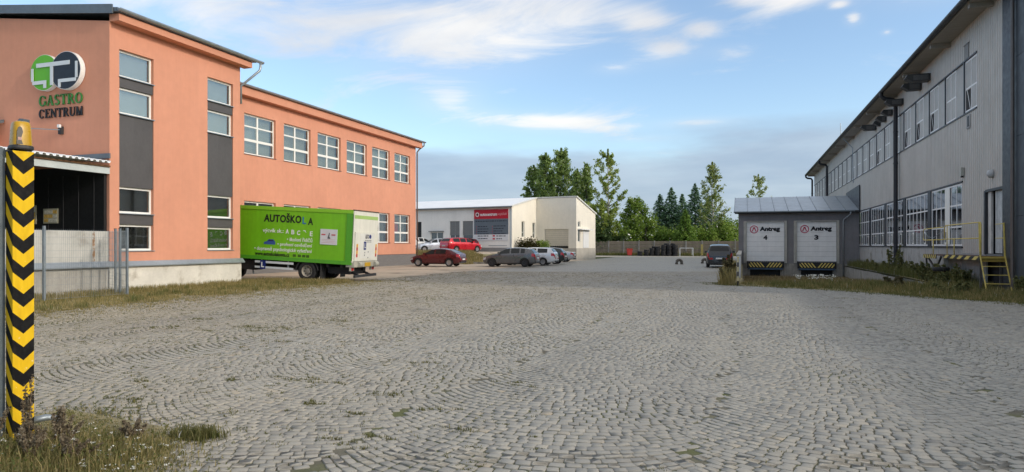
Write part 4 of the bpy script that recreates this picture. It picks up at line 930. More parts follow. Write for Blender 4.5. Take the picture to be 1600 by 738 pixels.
# signboard
so = thing('signboard', 'red, grey and white signboard fixed to the pale workshop wall', 'sign', (0, 0, 0), 0); so.location = (-23.35, 68.43, 0); so.rotation_euler = (0, 0, rad(-9.6))
SX0, SX1 = -4.72, -.43
SR = pmat('sign_red', (.52, .012, .03), .45, .03, 2); SG = pmat('sign_blue_grey', (.13, .16, .19), .5, .04, 2); SW = pmat('sign_panel_white', (.72, .72, .73), .5, .03, 2); SK = pmat('sign_dark', (.03, .035, .05), .5, .03, 3)
MB(TF).box(SX0, SX1, .03, .07, 4.50, 5.52).obj('red_panel', SR, so); MB(TF).box(SX0, SX1, .03, .069, 2.80, 4.497).obj('grey_panel', SG, so); MB(TF).box(SX0, SX1, .03, .068, 2.13, 2.797).obj('white_panel', SW, so)
MB(TF).box(SX0, SX1, .0, .028, 2.1, 5.5).obj('back_frame', SIGNW, so)
sf = ((0, -.07, 0), (1, 0, 0), (0, 0, 1), (0, -1, 0))
v = MB(TF); n = 24; cx, cz = -4.30, 4.98
for k in range(n):
    t0, t1 = 2*math.pi*k/n, 2*math.pi*(k+1)/n
    v.prism([(cx+.24*math.cos(t0), cz+.24*math.sin(t0)), (cx+.24*math.cos(t1), cz+.24*math.sin(t1)), (cx+.15*math.cos(t1), cz+.15*math.sin(t1)), (cx+.15*math.cos(t0), cz+.15*math.sin(t0))], .071, .08, 'y')
v.obj('ring_mark', SIGNW, so)
v = MB(TF); disc(v, cx, cz, .10, .12, .071, .079, 16); v.obj('ring_centre', SK, so)
lettering('autocentrum', (-3.92, -1.80, 4.82, 5.12), sf, SIGNW, so, bold=.03)
lettering('vojtíšek', (-1.70, -.58, 4.78, 5.16), sf, pmat('sign_pale_red', (.75, .35, .36), .5, .03, 3), so, shear=.3)
def words(x0, x1, z, h, mat, seed, n0=.0695):
    rr = random.Random(seed); x = x0; m = MB(TF)
    while x < x1-.05:
        w_ = min(rr.uniform(.12, .42), x1-x); m.box(x, x+w_, n0+.001, n0+.004, z, z+h); x += w_+.06
    m.obj('print_line', mat, so)
words(SX0+.2, SX1-.2, 4.20, .10, SK, 3)
for i in range(4):
    words(-4.25, -3.0+.2*(i % 2), 3.62-.27*i, .09, SK, 10+i); words(-2.25, -.75-.2*(i % 3), 3.66-.27*i, .09, SK, 20+i)
    for x in (-4.42, -2.42): MB(TF).box(x, x+.05, .0705, .075, 3.60-.27*i, 3.72-.27*i).obj('bullet', SR, so)
for i in range(2):
    words(-4.25, -2.9, 2.58-.28*i, .10, SK, 30+i); words(-1.9, -.7-.5*i, 2.58-.30*i, .09, SK, 40+i)
    MB(TF).box(-2.35, -2.07, .069, .075, 2.56-.32*i, 2.72-.32*i).obj('red_badge', SR, so)
MB(TF).box(-2.9, -.6, .0, .03, 1.55, 1.60).obj('lower_rail', STEEL, wb); MB(TF).box(-4.7, -3.9, .0, .03, 1.52, 1.57).obj('lower_rail', STEEL, wb)
# terrace and grassy slope in front of it (local frame of the white building)
def terrace():
    xs = np.arange(-34, 7.01, .5); ys = np.arange(-16, 1.01, .5)
    X, Y = np.meshgrid(xs, ys)
    def ss(t): t = np.clip(t, 0, 1); return t*t*(3-2*t)
    base = .95*ss((Y+14.3)/5.2)*ss((3.4-X)/3.2)
    h = base - .03 + .03*np.sin(X*1.7)*np.sin(Y*2.1)*(base > .05)
    V = np.stack([X, Y, h], 2).reshape(-1, 3); nx = len(xs); F = []
    for j in range(len(ys)-1):
        for i in range(nx-1): F.append((j*nx+i, j*nx+i+1, (j+1)*nx+i+1, (j+1)*nx+i))
    F = np.array(F); c = V[F].mean(1); flat = (c[:, 1] > -9.0) & (c[:, 2] > .75)
    o = np_mesh('terrace_bank', V, F, [pmat('bank_soil', (.17, .155, .08), 1, .3, 1.0, .6, 15), ASPH], None, None, True, flat.astype(int))
    o.location = (-23.35, 68.43, 0); o.rotation_euler = (0, 0, rad(-9.6)); tag(o, kind='structure')
    return base
terrace()
kb = thing('kerb', 'short concrete kerb at the foot of the grass bank behind the maroon hatchback', 'kerb', (-23, 55.0, 0))
for i in range(5): MB().box(-1.4+i*.9+.005, -1.4+(i+1)*.9-.005, -.08, .08, -.1, .16).obj('kerb_stone', CONC_D, kb)
def wbw(x, y, z=0):    # white-building local -> world
    a = rad(-9.6); return (-23.35 + x*math.cos(a)-y*math.sin(a), 68.43 + x*math.sin(a)+y*math.cos(a), z)
# ================================================================== CARS
CARGLASS = pmat('car_glass', (.014, .017, .019), .08, .05, 3, spec=.38)
LAMPR = pmat('tail_lamp_red', (.42, .012, .016), .2, .05, 3, coat=.5); LAMPW = pmat('head_lamp_clear', (.55, .57, .60), .15, .05, 3, coat=.6)
PLATE = pmat('number_plate', (.75, .75, .74), .5, .03, 3)
PROF = {
 'hatch': dict(top=[(0, .55), (.012, .66), (.05, .76), (.14, .88), (.26, .985), (.29, 1.02), (.44, 1.40), (.50, 1.455), (.60, 1.48), (.74, 1.465), (.86, 1.40), (.90, 1.36), (.975, 1.02), (.988, .95), (1, .58)],
               belt=[(0, .6), (.1, .80), (.28, .95), (.7, 1.0), (.93, 1.03), (1, 1.0)], ws=(.295, .45), rw=(.895, .968), side=[(.315, .52), (.545, .70), (.725, .80)], wheels=(.19, .80)),
 'liftback': dict(top=[(0, .52), (.012, .62), (.05, .72), (.14, .84), (.25, .92), (.28, .96), (.43, 1.34), (.50, 1.40), (.58, 1.42), (.68, 1.405), (.78, 1.33), (.93, 1.03), (.96, 1.0), (.985, .93), (1, .58)],
               belt=[(0, .55), (.1, .76), (.28, .90), (.7, .96), (.93, 1.0), (1, .95)], ws=(.285, .44), rw=(.775, .915), side=[(.305, .50), (.525, .72)], wheels=(.185, .79)),
 'wagon': dict(top=[(0, .55), (.012, .66), (.05, .76), (.14, .86), (.25, .96), (.28, 1.0), (.42, 1.38), (.48, 1.44), (.58, 1.47), (.75, 1.46), (.88, 1.42), (.92, 1.37), (.975, 1.02), (.988, .96), (1, .58)],
               belt=[(0, .6), (.1, .78), (.28, .94), (.7, .98), (.93, 1.01), (1, 1.0)], ws=(.285, .43), rw=(.915, .968), side=[(.305, .48), (.505, .66), (.685, .86)], wheels=(.185, .785)),
 'mpv': dict(top=[(0, .6), (.012, .75), (.05, .86), (.12, .98), (.20, 1.08), (.23, 1.12), (.38, 1.60), (.46, 1.68), (.58, 1.72), (.80, 1.70), (.92, 1.62), (.94, 1.58), (.985, 1.12), (.993, 1.04), (1, .62)],
             belt=[(0, .65), (.1, .9), (.25, 1.02), (.7, 1.08), (1, 1.1)], ws=(.235, .39), rw=(.935, .982), side=[(.26, .45), (.475, .68), (.705, .88)], wheels=(.19, .80)),
 'sedan': dict(top=[(0, .52), (.012, .63), (.05, .73), (.14, .86), (.26, .95), (.29, .98), (.44, 1.36), (.52, 1.42), (.62, 1.42), (.70, 1.38), (.84, 1.05), (.87, 1.03), (.97, .99), (.988, .90), (1, .58)],
               belt=[(0, .55), (.1, .78), (.28, .92), (.7, .96), (1, .95)], ws=(.295, .45), rw=(.69, .83), side=[(.315, .50), (.525, .70)], wheels=(.185, .79)),
}
PLAN = [(0, .60), (.008, .70), (.03, .83), (.08, .945), (.2, 1), (.82, 1), (.92, .97), (.97, .91), (.992, .83), (1, .76)]
BOT = [(0, .34), (.04, .24), (.12, .20), (.88, .20), (.96, .27), (1, .36)]
CARN = [0]
def car(kind, loc, heading, L_, W_, Hs, paint, label, rim=None, group='parked cars', plate=True):
    P = PROF[kind]; root = thing('parked_car', label, 'car', loc, heading, group)
    ts = np.unique(np.concatenate([np.linspace(0, 1, 57), [p[0] for p in P['top']], [p[0] for p in PLAN]]))
    f = lambda pts, t: float(np.interp(t, [p[0] for p in pts], [p[1] for p in pts]))
    def sm(pts, t, h=.012): return (f(pts, max(0, t-h)) + 2*f(pts, t) + f(pts, min(1, t+h)))/4
    def sec(t):
        w = W_/2*sm(PLAN, t, .004); zt = sm(P['top'], t, .008)*Hs; zb = f(BOT, t); zs = min(sm(P['belt'], t)*Hs, zt-.035); gh = zt-zs
        wr = max(w*.955-.40*gh, w*.55)
        x = L_/2-t*L_
        h = [(0, zb), (w*.80, zb), (w*.965, zb+.10), (w, zb+(zs-zb)*.42), (w*.985, zb+(zs-zb)*.78), (w*.955, zs),
             (w*.955+(wr-w*.955)*.5, zs+gh*.46), (wr, zs+gh*.90), (wr*.80, zs+gh*.975), (0, zt)]
        return x, h
    b = MB(); S = [sec(t) for t in ts]; n = 18; vs = []
    for x, h in S:
        vs += [(x, y, z) for y, z in h] + [(x, -y, z) for y, z in h[-2:0:-1]]
    fs = []
    for i in range(len(S)-1):
        for k in range(n): a = i*n+k; c = i*n+(k+1) % n; fs.append((a, c, c+n, a+n))
    fs.append(tuple(range(n))[::-1]); fs.append(tuple(range((len(S)-1)*n, len(S)*n)))
    b.add(vs, fs); body = b.obj('body', paint, root, fixn=True)
    rw = .315*(1.06 if kind == 'mpv' else 1.0); wx = [L_/2-t*L_ for t in P['wheels']]
    cut = MB()
    for x in wx:
        for s in (-1, 1): cut.lathe([(.001, 0), (rw+.055, 0), (rw+.055, .42), (.001, .42)], 24, (x, s*(W_/2-.27) if s > 0 else -(W_/2-.27)-.42, rw), 'y')
    co = cut.obj('cutter', PLASTB, None, fixn=True); co.parent = root
    md = body.modifiers.new('arch', 'BOOLEAN'); md.operation = 'DIFFERENCE'; md.object = co; md.solver = 'EXACT'
    bpy.context.view_layer.update()
    me = bpy.data.meshes.new_from_object(body.evaluated_get(bpy.context.evaluated_depsgraph_get()))
    body.modifiers.clear(); old = body.data; body.data = me; me.name = 'body'; bpy.data.objects.remove(co)
    if len(me.polygons) < 200: body.data = old; me = old
    me.polygons.foreach_set('use_smooth', [True]*len(me.polygons)); me.set_sharp_from_angle(angle=rad(32))
    MB().box(wx[1]-.1, wx[0]+.1, -W_/2+.30, W_/2-.30, .18, .42).obj('underbody', PLASTB, root)
    def side_pt(t, q, s, off=.007):
        x, h = sec(t); y0, z0 = h[5]; y1, z1 = h[7]; return (x, s*(y0+(y1-y0)*q+off), z0+(z1-z0)*q+off*.3)
    for s in (-1, 1):
        for ta, tb in P['side']:
            g = MB(); m = 9; vs = []
            for i in range(m):
                t = ta+(tb-ta)*i/(m-1)
                for q in (.10, .5, .93): vs.append(side_pt(t, q, s))
            g.add(vs, [f_ for i in range(m-1) for f_ in ((3*i, 3*i+1, 3*i+4, 3*i+3), (3*i+1, 3*i+2, 3*i+5, 3*i+4))]); g.obj('side_window', CARGLASS, root, smooth=True)
    def top_pt(t, u, off=.008):
        x, h = sec(t); wr = h[7][0]; y = abs(u)*wr
        z = np.interp(y, [0, h[8][0], h[7][0]], [h[9][1], h[8][1], h[7][1]]); return (x, u*wr, z+off)
    for nm, (ta, tb), ins in (('windscreen', P['ws'], .93), ('rear_window', P['rw'], .88)):
        g = MB(); m = 7; us = [-ins, -.78, -.4, 0, .4, .78, ins]; vs = []
        for i in range(m):
            t = ta+.006+(tb-ta-.012)*i/(m-1); dx = .012 if nm == 'windscreen' else -.012
            for u in us: p = top_pt(t, u); vs.append((p[0]+dx, p[1], p[2]))
        g.add(vs, [(7*i+j, 7*i+j+1, 7*i+j+8, 7*i+j+7) for i in range(m-1) for j in range(6)]); g.obj(nm, CARGLASS, root, smooth=True)
    def body_pt(t, k, s, off=.008):          # k: fractional index along the section
        x, h = sec(t); i = int(min(k, len(h)-2)); fr = k-i; y = h[i][0]+(h[i+1][0]-h[i][0])*fr; z = h[i][1]+(h[i+1][1]-h[i][1])*fr
        return (x + (off if t < .5 else -off), s*(y+off), z)
    for s in (-1, 1):
        for nm, rng, ks, mat in (('tail_light', (.925, .998), (3.75, 4.95), LAMPR), ('headlight', (.004, .075), (3.6, 4.9), LAMPW)):
            g = MB(); m = 8; vs = []
            for i in range(m):
                t = rng[0]+(rng[1]-rng[0])*i/(m-1)
                for j in range(3): vs.append(body_pt(t, ks[0]+(ks[1]-ks[0])*j/2, s))
            g.add(vs, [f_ for i in range(m-1) for f_ in ((3*i, 3*i+1, 3*i+4, 3*i+3), (3*i+1, 3*i+2, 3*i+5, 3*i+4))])
            xx, h = sec(rng[1] if nm == 'tail_light' else rng[0]); xe = xx+(-.012 if nm == 'tail_light' else .012)
            y1 = h[4][0]; z0, z1 = h[3][1]+.5*(h[4][1]-h[3][1]), h[5][1]-.03
            g.box(xe, xe+(.02 if nm == 'tail_light' else -.02), s*y1*.62, s*y1*.985, z0, z1); g.obj(nm, mat, root)
        x, h = sec(P['side'][0][0]+.015); y, z = h[5]
        m_ = MB(); m_.box(x-.09, x+.08, s*(y+.02), s*(y+.20), z+.03, z+.17); m_.obj('mirror', paint, root)
    for x in wx:
        for s in (-1, 1):
            t = MB(); yc = s*(W_/2-.11); t.lathe([(rw*.62, -.10), (rw*.93, -.10), (rw, -.06), (rw, .06), (rw*.93, .10), (rw*.62, .10)], 24, (x, yc, rw), 'y'); w_ = t.obj('wheel', RUBBER, root, angle=40)
            r_ = MB(); r_.lathe([(rw*.64, s*.06), (rw*.60, s*.085), (rw*.54, s*.075), (rw*.54, s*.0), (.001, s*.0)], 20, (x, yc, rw), 'y', 0)
            for k in range(5):
                a = 2*math.pi*k/5+.3; r_.bar((x+.03*math.cos(a), yc+s*.07, rw+.03*math.sin(a)), (x+rw*.58*math.cos(a), yc+s*.075, rw+rw*.58*math.sin(a)), .075, .03, (0, 1, 0), 0)
            r_.lathe([(.05, s*.02), (.05, s*.092), (.001, s*.095)], 12, (x, yc, rw), 'y'); r_.obj('rim', rim or CHROME, w_)
    MB().box(-L_/2-.03, -L_/2+.02, -.26, .26, .62 if kind != 'liftback' else .50, .73 if kind != 'liftback' else .61).obj('number_plate', PLATE, root)
    MB().box(L_/2-.02, L_/2+.03, -.26, .26, .40, .51).obj('number_plate', PLATE, root)
    b = MB(); b.box(-L_/2-.012, -L_/2+.06, -W_*.36, W_*.36, .28, .40); b.obj('rear_valance', PLASTB, root)
    b = MB(); b.box(L_/2-.06, L_/2+.014, -W_*.27, W_*.27, .55, .64); b.obj('grille', PLASTB, root)
    for s in (-1, 1):
        for t in (P['side'][0][1]+.012,):          # door gap
            g = MB(); vs = []
            for k in (2.2, 3, 3.6, 4.3, 5): vs += [body_pt(t, k, s, .002), body_pt(t+.0025, k, s, .002)]
            g.add(vs, [(2*i, 2*i+1, 2*i+3, 2*i+2) for i in range(4)]); g.obj('door_gap', PLASTB, root)
    return root
HD = rad(184)
car('liftback', (-22.35, 47.75, 0), rad(183), 4.2, 1.74, .98, carpaint('maroon_paint', (.095, .008, .014)), 'maroon hatchback parked nearest the terracotta building')
car('hatch', (-16.75, 48.9, 0), HD, 4.2, 1.78, .99, carpaint('taupe_grey_paint', (.115, .117, .122)), 'grey-brown hatchback with black wheels in front of the white estate', rim=RIMD)
car('wagon', (-16.45, 52.6, 0), HD, 4.6, 1.80, .99, carpaint('white_silver_paint', (.66, .67, .69), .3, .2), 'white estate car between grey-brown hatchback and dark green car')
car('hatch', (-16.6, 57.0, 0), HD, 4.1, 1.74, .99, carpaint('dark_green_paint', (.018, .028, .028)), 'dark green hatchback mostly hidden behind the white estate')
car('sedan', (-17.6, 64.0, 0), HD, 4.4, 1.74, .97, carpaint('silver_paint', (.48, .49, .50), .3, .5), 'silver car at the far end of the parked row near the cream dock')
zt = .92
p = wbw(-2.2, -6.6); car('wagon', (p[0], p[1], zt), rad(62), 4.4, 1.74, 1.0, carpaint('bright_red_paint', (.55, .006, .018)), 'bright red estate on the raised forecourt before the signboard')
p = wbw(-6.3, -5.2); car('sedan', (p[0], p[1], zt), rad(222), 4.5, 1.76, 1.0, carpaint('pale_silver_paint', (.52, .56, .62), .3, .4), 'pale silver saloon on the forecourt facing the terracotta building')
p = wbw(-4.9, -2.5); car('hatch', (p[0], p[1], zt), rad(240), 4.0, 1.72, 1.0, carpaint('wine_paint', (.10, .012, .02)), 'wine red car behind the bright red estate')
p = wbw(-10.2, -2.6); car('hatch', (p[0], p[1], zt), rad(70), 4.2, 1.78, 1.06, carpaint('plain_white_paint', (.72, .73, .74), .35, .05), 'white car half hidden by the corner of the terracotta building')
car('mpv', (-1.62, 53.25, .0), rad(91.5), 4.8, 1.90, 1.0, carpaint('dark_slate_paint', (.030, .034, .040), .3, .4), 'dark slate people carrier parked rear-on left of the loading dock', rim=CHROME)
# ================================================================== TRUCK
def make_truck():
    root = thing('driving_school_truck', 'green box truck with AUTOŠKOLA lettering and white tail lift', 'truck', (-16.73, 27.59, 0), rad(185))
    PIT = rad(3.0); M = Matrix.Translation((2.26, 0, .45)) @ Matrix.Rotation(-PIT, 4, 'Y') @ Matrix.Translation((-2.26, 0, -.45))
    GRN = pmat('truck_green', (.185, .52, .012), .45, .07, .7, spec=.4, coat=.1, streak=.10); GRND = pmat('truck_green_trim', (.09, .36, .025), .42, .06, 1); GRNL = pmat('truck_green_edge', (.25, .56, .03), .4, .05, 1)
    WHT = pmat('truck_white', (.74, .72, .62), .5, .05, 1.2, streak=.08); z0, z1 = .86, 3.34
    Lb = 6.4
    def mb(): return MB(M)
    b = mb(); b.box(.04, Lb, -1.22, 1.22, z0+.01, z1-.06); b.obj('box_body', GRN, root)
    for s in (-1, 1):
        b = mb(); b.box(.02, Lb+.02, s*1.205, s*1.25, z1-.16, z1); b.obj('top_rail', GRNL, root)
        b = mb(); b.box(.02, Lb+.02, s*1.205, s*1.235, z0, z0+.17); b.obj('bottom_rail', GRND, root)
        b = mb(); b.box(.0, .34, s*1.205, s*1.24, z0+.172, z1-.162); b.obj('corner_post', GRND, root)
    b = mb(); b.box(.02, Lb+.02, -1.2, 1.2, z1-.058, z1-.01); b.obj('box_roof', GRNL, root)
    # rear: white doors and tail lift
    b = mb(); b.box(-.03, .035, -1.24, 1.24, z0+.12, z1-.02); b.obj('rear_door', WHT, root)
    b = mb(); b.box(-.05, .06, -1.25, 1.25, z1-.03, z1+.02); b.obj('rear_header', pmat('header_brown', (.10, .075, .05), .6, .2, 3), root)
    b = mb(); b.box(-.036, -.031, -1.2, 1.2, z1-.38, z1-.22); b.obj('green_band', pmat('pale_green_band', (.36, .52, .16), .5, .1, 2), root)
    b = mb(); b.box(-.10, -.04, -1.16, 1.16, z0+.18, 2.36); lift = b.obj('tail_lift', WHT, root)
    b = mb(); b.box(-.106, -.101, -.72, .72, z0+.30, 2.30); b.obj('lift_panel', pmat('truck_white2', (.70, .69, .63), .45, .05, 2), lift)
    for s in (-1, 1):
        for i in range(4):
            b = mb(); b.box(-.108, -.102, s*.98-.07, s*.98+.07, 1.22+.15*i, 1.22+.15*i+.145); b.obj('reflector_block', pmat('refl_red', (.50, .03, .02), .4, .05, 3) if i % 2 == 0 else pmat('refl_yellow', (.70, .36, .03), .4, .05, 3), lift)
    def rear_frame(): return [tuple(q) for q in (M @ Vector((-.108, 0, 0)), M.to_3x3() @ Vector((0, -1, 0)), M.to_3x3() @ Vector((0, 0, 1)), M.to_3x3() @ Vector((-1, 0, 0)))]
    rf = rear_frame(); BL = pmat('blue_plate', (.012, .025, .16), .45, .05, 3); TXB = pmat('text_black', (.012, .018, .010), .5, .05, 3); TXW = pmat('text_white', (.78, .80, .76), .5, .05, 3)
    # viewed from behind s runs left to right (towards -y local)
    b = mb(); b.box(-.114, -.109, .10, .34, 1.55, 1.93); b.obj('learner_plate', BL, lift); lettering('L', (-.27, -.16, 1.63, 1.86), [tuple(Vector(rf[0])+Vector(rf[3])*.005)]+rf[1:], TXW, lift, bold=.03)
    lettering('AUTO', (-.22, .18, 2.06, 2.26), rf, pmat('text_grey', (.12, .12, .13), .5, .05, 3), lift, bold=.02)
    b = mb(); b.lathe([(.001, 0), (.10, 0), (.10, -.006), (.001, -.006)], 16, (-.108, -.30, 2.16), 'x'); b.obj('round_badge', BL, lift)
    for i in range(2):
        for j in range(4): b = mb(); b.box(-.111, -.107, .22-.17*j-.13, .22-.17*j, 1.97-.07*i, 2.0-.07*i); b.obj('small_print', pmat('text_grey', (.12, .12, .13)), lift)
    for y, z in ((-.15, 1.45), (.2, 1.42), (.22, 1.3), (-.14, 1.18)): b = mb(); b.box(-.111, -.107, y-.03, y+.03, z-.03, z+.03); b.obj('sticker', pmat('text_grey', (.12, .12, .13)), lift)
    b = mb(); b.box(-.10, .30, -1.2, 1.2, z0-.10, z0+.16); b.obj('rear_sill', pmat('dirty_cream', (.42, .40, .33), .6, .15, 4), root)
    for y in (.70, -.95):
        b = mb(); b.lathe([(.001, -.16), (.11, -.16), (.13, -.10), (.13, .10), (.11, .16), (.001, .16)], 16, (-.14, y, z0+.02), 'y'); b.obj('lift_pivot', pmat('dirty_cream', (.42, .40, .33)), root, angle=40)
    b = mb(); b.box(-.13, -.10, -.42, .14, z0-.08, z0+.10); b.obj('number_plate', pmat('yellow_plate', (.62, .36, .02), .5, .1, 4), root)
    # chassis, underrun, lamps
    RS = pmat('chassis_black', (.020, .020, .022), .65, .25, 4)
    for s in (-1, 1): b = mb(); b.box(.2, 7.9, s*.36, s*.48, .56, .84); b.obj('chassis_rail', RS, root)
    for x in (.5, 1.2, 3.1, 4.3, 5.4): b = mb(); b.box(x, x+.1, -1.15, 1.15, .70, .855); b.obj('cross_member', RS, root)
    b = mb(); b.box(.30, 1.4, -.8, .8, .40, .70); b.obj('lift_frame', RS, root)
    b = mb(); b.box(5.0, 5.9, .50, 1.10, .34, .80); b.obj('battery_box', RS, root); b = mb(); b.box(3.2, 4.5, -1.10, -.50, .36, .82); b.obj('fuel_tank', RS, root); b = mb(); b.box(3.0, 5.9, -.34, .34, .44, .72); b.obj('drive_line', RS, root)
    b = MB(); b.bar((-.05, 1.05, .22), (-.05, -1.15, .24), .10, .12); b.obj('underrun_bar', pmat('dark_bar', (.05, .05, .052), .5, .2, 4), root)
    for y in (.6, -.6): b = MB(); b.bar((.9, y, .62), (-.05, y, .24), .08, .10); b.obj('lift_arm', RS, root)
    for s in (-1, 1):
        b = mb(); b.box(.05, .14, s*.86, s*1.18, .58, .76); lp2 = b.obj('lamp_housing', pmat('dirty_cream', (.42, .40, .33)), root); b = mb(); b.box(.03, .049, s*.93, s*1.15, .60, .74); b.obj('tail_light', LAMPR, lp2)
    # side guards and learner plate
    for s in (-1, 1):
        for za, zb in ((.70, .80), (.46, .55)): b = mb(); b.box(2.95, 4.95, s*1.18, s*1.21, za, zb); b.obj('guard_rail', SIGNG, root)
        for x in (3.2, 4.6): b = mb(); b.box(x, x+.06, s*1.12, s*1.178, .46, .86); b.obj('guard_post', STEEL, root)
        b = mb(); b.box(1.55, 1.58, s*.72, s*1.18, .14, .80); b.obj('mud_flap', PLASTB, root)
        b = mb(); pts = []
        for k in range(13): a = math.pi*(.02+.96*k/12); pts.append((2.26+.58*math.cos(a), .45+.55*math.sin(a)))
        pts += [(2.26+(x-2.26)*.95, .45+(z-.45)*.95) for x, z in pts[::-1]]
        b = MB(); b.prism(pts, s*.70, s*1.20, 'y'); b.obj('mudguard', PLASTB, root)
    b = mb(); b.box(4.38, 4.66, 1.211, 1.222, .42, .82); b.obj('learner_plate', BL, root)
    sdir = [M.to_3x3() @ Vector((-1, 0, 0)), M.to_3x3() @ Vector((0, 0, 1)), Vector((0, 1, 0))]
    def sf(n): return [tuple(M @ Vector((0, n, 0)))] + [tuple(q) for q in sdir]
    lettering('L', (-4.60, -4.44, .50, .74), sf(1.222), TXW, root, bold=.03)
    sb = mb(); sb.bar((5.3, 1.0, .85), (5.1, 1.05, .15), .05); sb.obj('support_leg', STEEL, root)
    # lettering on the side (s = -x, measured from the rear)
    s_ = sf(1.221)
    lettering('AUTOŠKO', (-4.56, -2.62, 2.62, 3.06), s_, TXB, root, bold=.035, spacing=1.08)
    lettering('L', (-2.56, -2.38, 2.60, 2.92), s_, pmat('text_blue', (.02, .16, .42), .5, .05, 3), root, bold=.02)
    lettering('A', (-2.28, -2.02, 2.57, 2.90), s_, TXB, root, bold=.035)
    lettering('výcvik sk.:', (-4.60, -3.52, 2.08, 2.32), s_, TXW, root, bold=.012)
    for q, ch in enumerate('ABC'): lettering(ch, (-3.40+.29*q, -3.24+.29*q, 2.12-.02*q, 2.33-.02*q), s_, TXW, root, bold=.03)
    b = mb(); b.prism([(2.50, 2.28), (2.50, 2.31), (2.40, 2.31), (2.35, 2.22), (2.37, 2.21), (2.41, 2.27)], 1.2215, 1.228, 'y'); b.obj('worn_letter_fragment', TXW, root)
    lettering('E', (-2.16, -2.02, 2.06, 2.28), s_, TXW, root, bold=.02)
    lettering('• školení řidičů', (-3.32, -2.02, 1.78, 1.98), s_, TXW, root, bold=.012)
    lettering('• profesní osvědčení', (-3.80, -2.02, 1.50, 1.71), s_, TXW, root, bold=.012)
    lettering('• dopravně psychologické vyšetření', (-5.0, -2.02, 1.24, 1.47), s_, TXW, root, bold=.012)
    lettering('www.autoskolakonta.cz', (-4.95, -3.15, 1.05, 1.22), s_, TXB, root, bold=.03)
    for x in (2.98, 2.72, 2.50, 2.30): b = mb(); b.box(x-.16, x, 1.2215, 1.226, 1.07, 1.19); b.obj('worn_digits', pmat('text_worn', (.05, .12, .01), .5, .3, 12), root)
    # little blue car picture
    BC = pmat('decal_blue', (.04, .10, .32), .5, .15, 6)
    b = mb(); b.prism([(4.52, 1.58), (4.50, 1.68), (4.36, 1.72), (4.26, 1.82), (4.02, 1.82), (3.92, 1.70), (3.92, 1.58)], 1.2215, 1.226, 'y'); b.obj('car_decal', BC, root)
    b = mb(); b.prism([(4.32, 1.73), (4.24, 1.80), (4.06, 1.80), (4.02, 1.73)], 1.2265, 1.229, 'y'); b.obj('decal_window', pmat('decal_dark', (.02, .03, .08), .5, .1, 4), root)
    # white notice board
    b = mb(); b.box(.78, 1.62, 1.2215, 1.245, 1.72, 2.42); nb = b.obj('notice_board', pmat('board_white', (.66, .66, .68), .5, .06, 3), root)
    bf = sf(1.2455)
    PK = pmat('print_pink', (.50, .10, .12), .6, .2, 6)
    b = mb(); b.box(1.36, 1.56, 1.2455, 1.249, 2.14, 2.20); b.obj('print_line', PK, nb); b = mb(); b.box(.86, 1.06, 1.2455, 1.249, 2.14, 2.20); b.obj('print_line', PK, nb)
    b = mb(); b.prism([(1.26, 2.00), (1.18, 2.26), (1.14, 2.26), (1.16, 2.10), (1.10, 2.0), (1.14, 1.98)], 1.2455, 1.249, 'y'); b.obj('print_figure', pmat('text_grey', (.12, .12, .13)), nb)
    for i in range(3): b = mb(); b.box(.88, 1.54, 1.2455, 1.248, 1.80+.07*i, 1.82+.07*i); b.obj('print_line', pmat('print_pale', (.58, .42, .43), .6, .1, 4), nb)
    # wheels
    def wheel(x, y, s, dual):
        b = MB(); b.lathe([(.27, -.12), (.40, -.13), (.45, -.10), (.455, 0), (.45, .10), (.40, .13), (.27, .12)], 28, (x, y, .452), 'y'); w = b.obj('wheel', RUBBER, root, angle=35)
        r = MB(); r.lathe([(.275, s*.11), (.26, s*.12), (.235, s*.04), (.14, s*(-.02)), (.13, s*.03), (.08, s*.05), (.001, s*.05)], 24, (x, y, .452), 'y'); r.obj('rim', pmat('dusty_rim', (.30, .27, .22), .6, .15, 6), w, angle=40)
        for k in range(8): a = 2*math.pi*k/8; q = MB(); q.lathe([(.001, s*.035), (.022, s*.035), (.022, s*.0)], 8, (x+.185*math.cos(a), y, .452+.185*math.sin(a)), 'y'); q.obj('hand_hole', BLK, w)
        if dual: b = MB(); b.lathe([(.27, -.12), (.40, -.13), (.45, -.10), (.45, .10), (.40, .13), (.27, .12)], 24, (x, y-s*.30, .452), 'y'); b.obj('inner_tyre', RUBBER, w, angle=35)
    for s in (-1, 1): wheel(2.26, s*1.06, s, True); wheel(7.45, s*1.02, s, False)
    b = MB(); b.tube([(2.26, -.9, .452), (2.26, .9, .452)], .07, 8); b.obj('axle', RS, root); b = MB(); b.tube([(7.45, -.9, .452), (7.45, .9, .452)], .06, 8); b.obj('axle', RS, root)
    # cab (behind the building corner from here)
    c = mb(); c.prism([(6.55, .75), (8.25, .75), (8.30, 1.5), (8.05, 2.55), (7.8, 2.72), (6.55, 2.72)], -1.15, 1.15, 'y'); cab = c.obj('cab', GRN, root)
    c = mb(); c.prism([(8.29, 1.60), (8.32, 1.60), (8.10, 2.48), (8.06, 2.48)], -1.02, 1.02, 'y'); c.obj('windscreen', CARGLASS, cab)
    for s in (-1, 1): c = mb(); c.prism([(7.0, 1.65), (7.95, 1.65), (7.85, 2.45), (7.0, 2.45)], s*1.151, s*1.158, 'y'); c.obj('side_window', CARGLASS, cab)
    return root
make_truck()
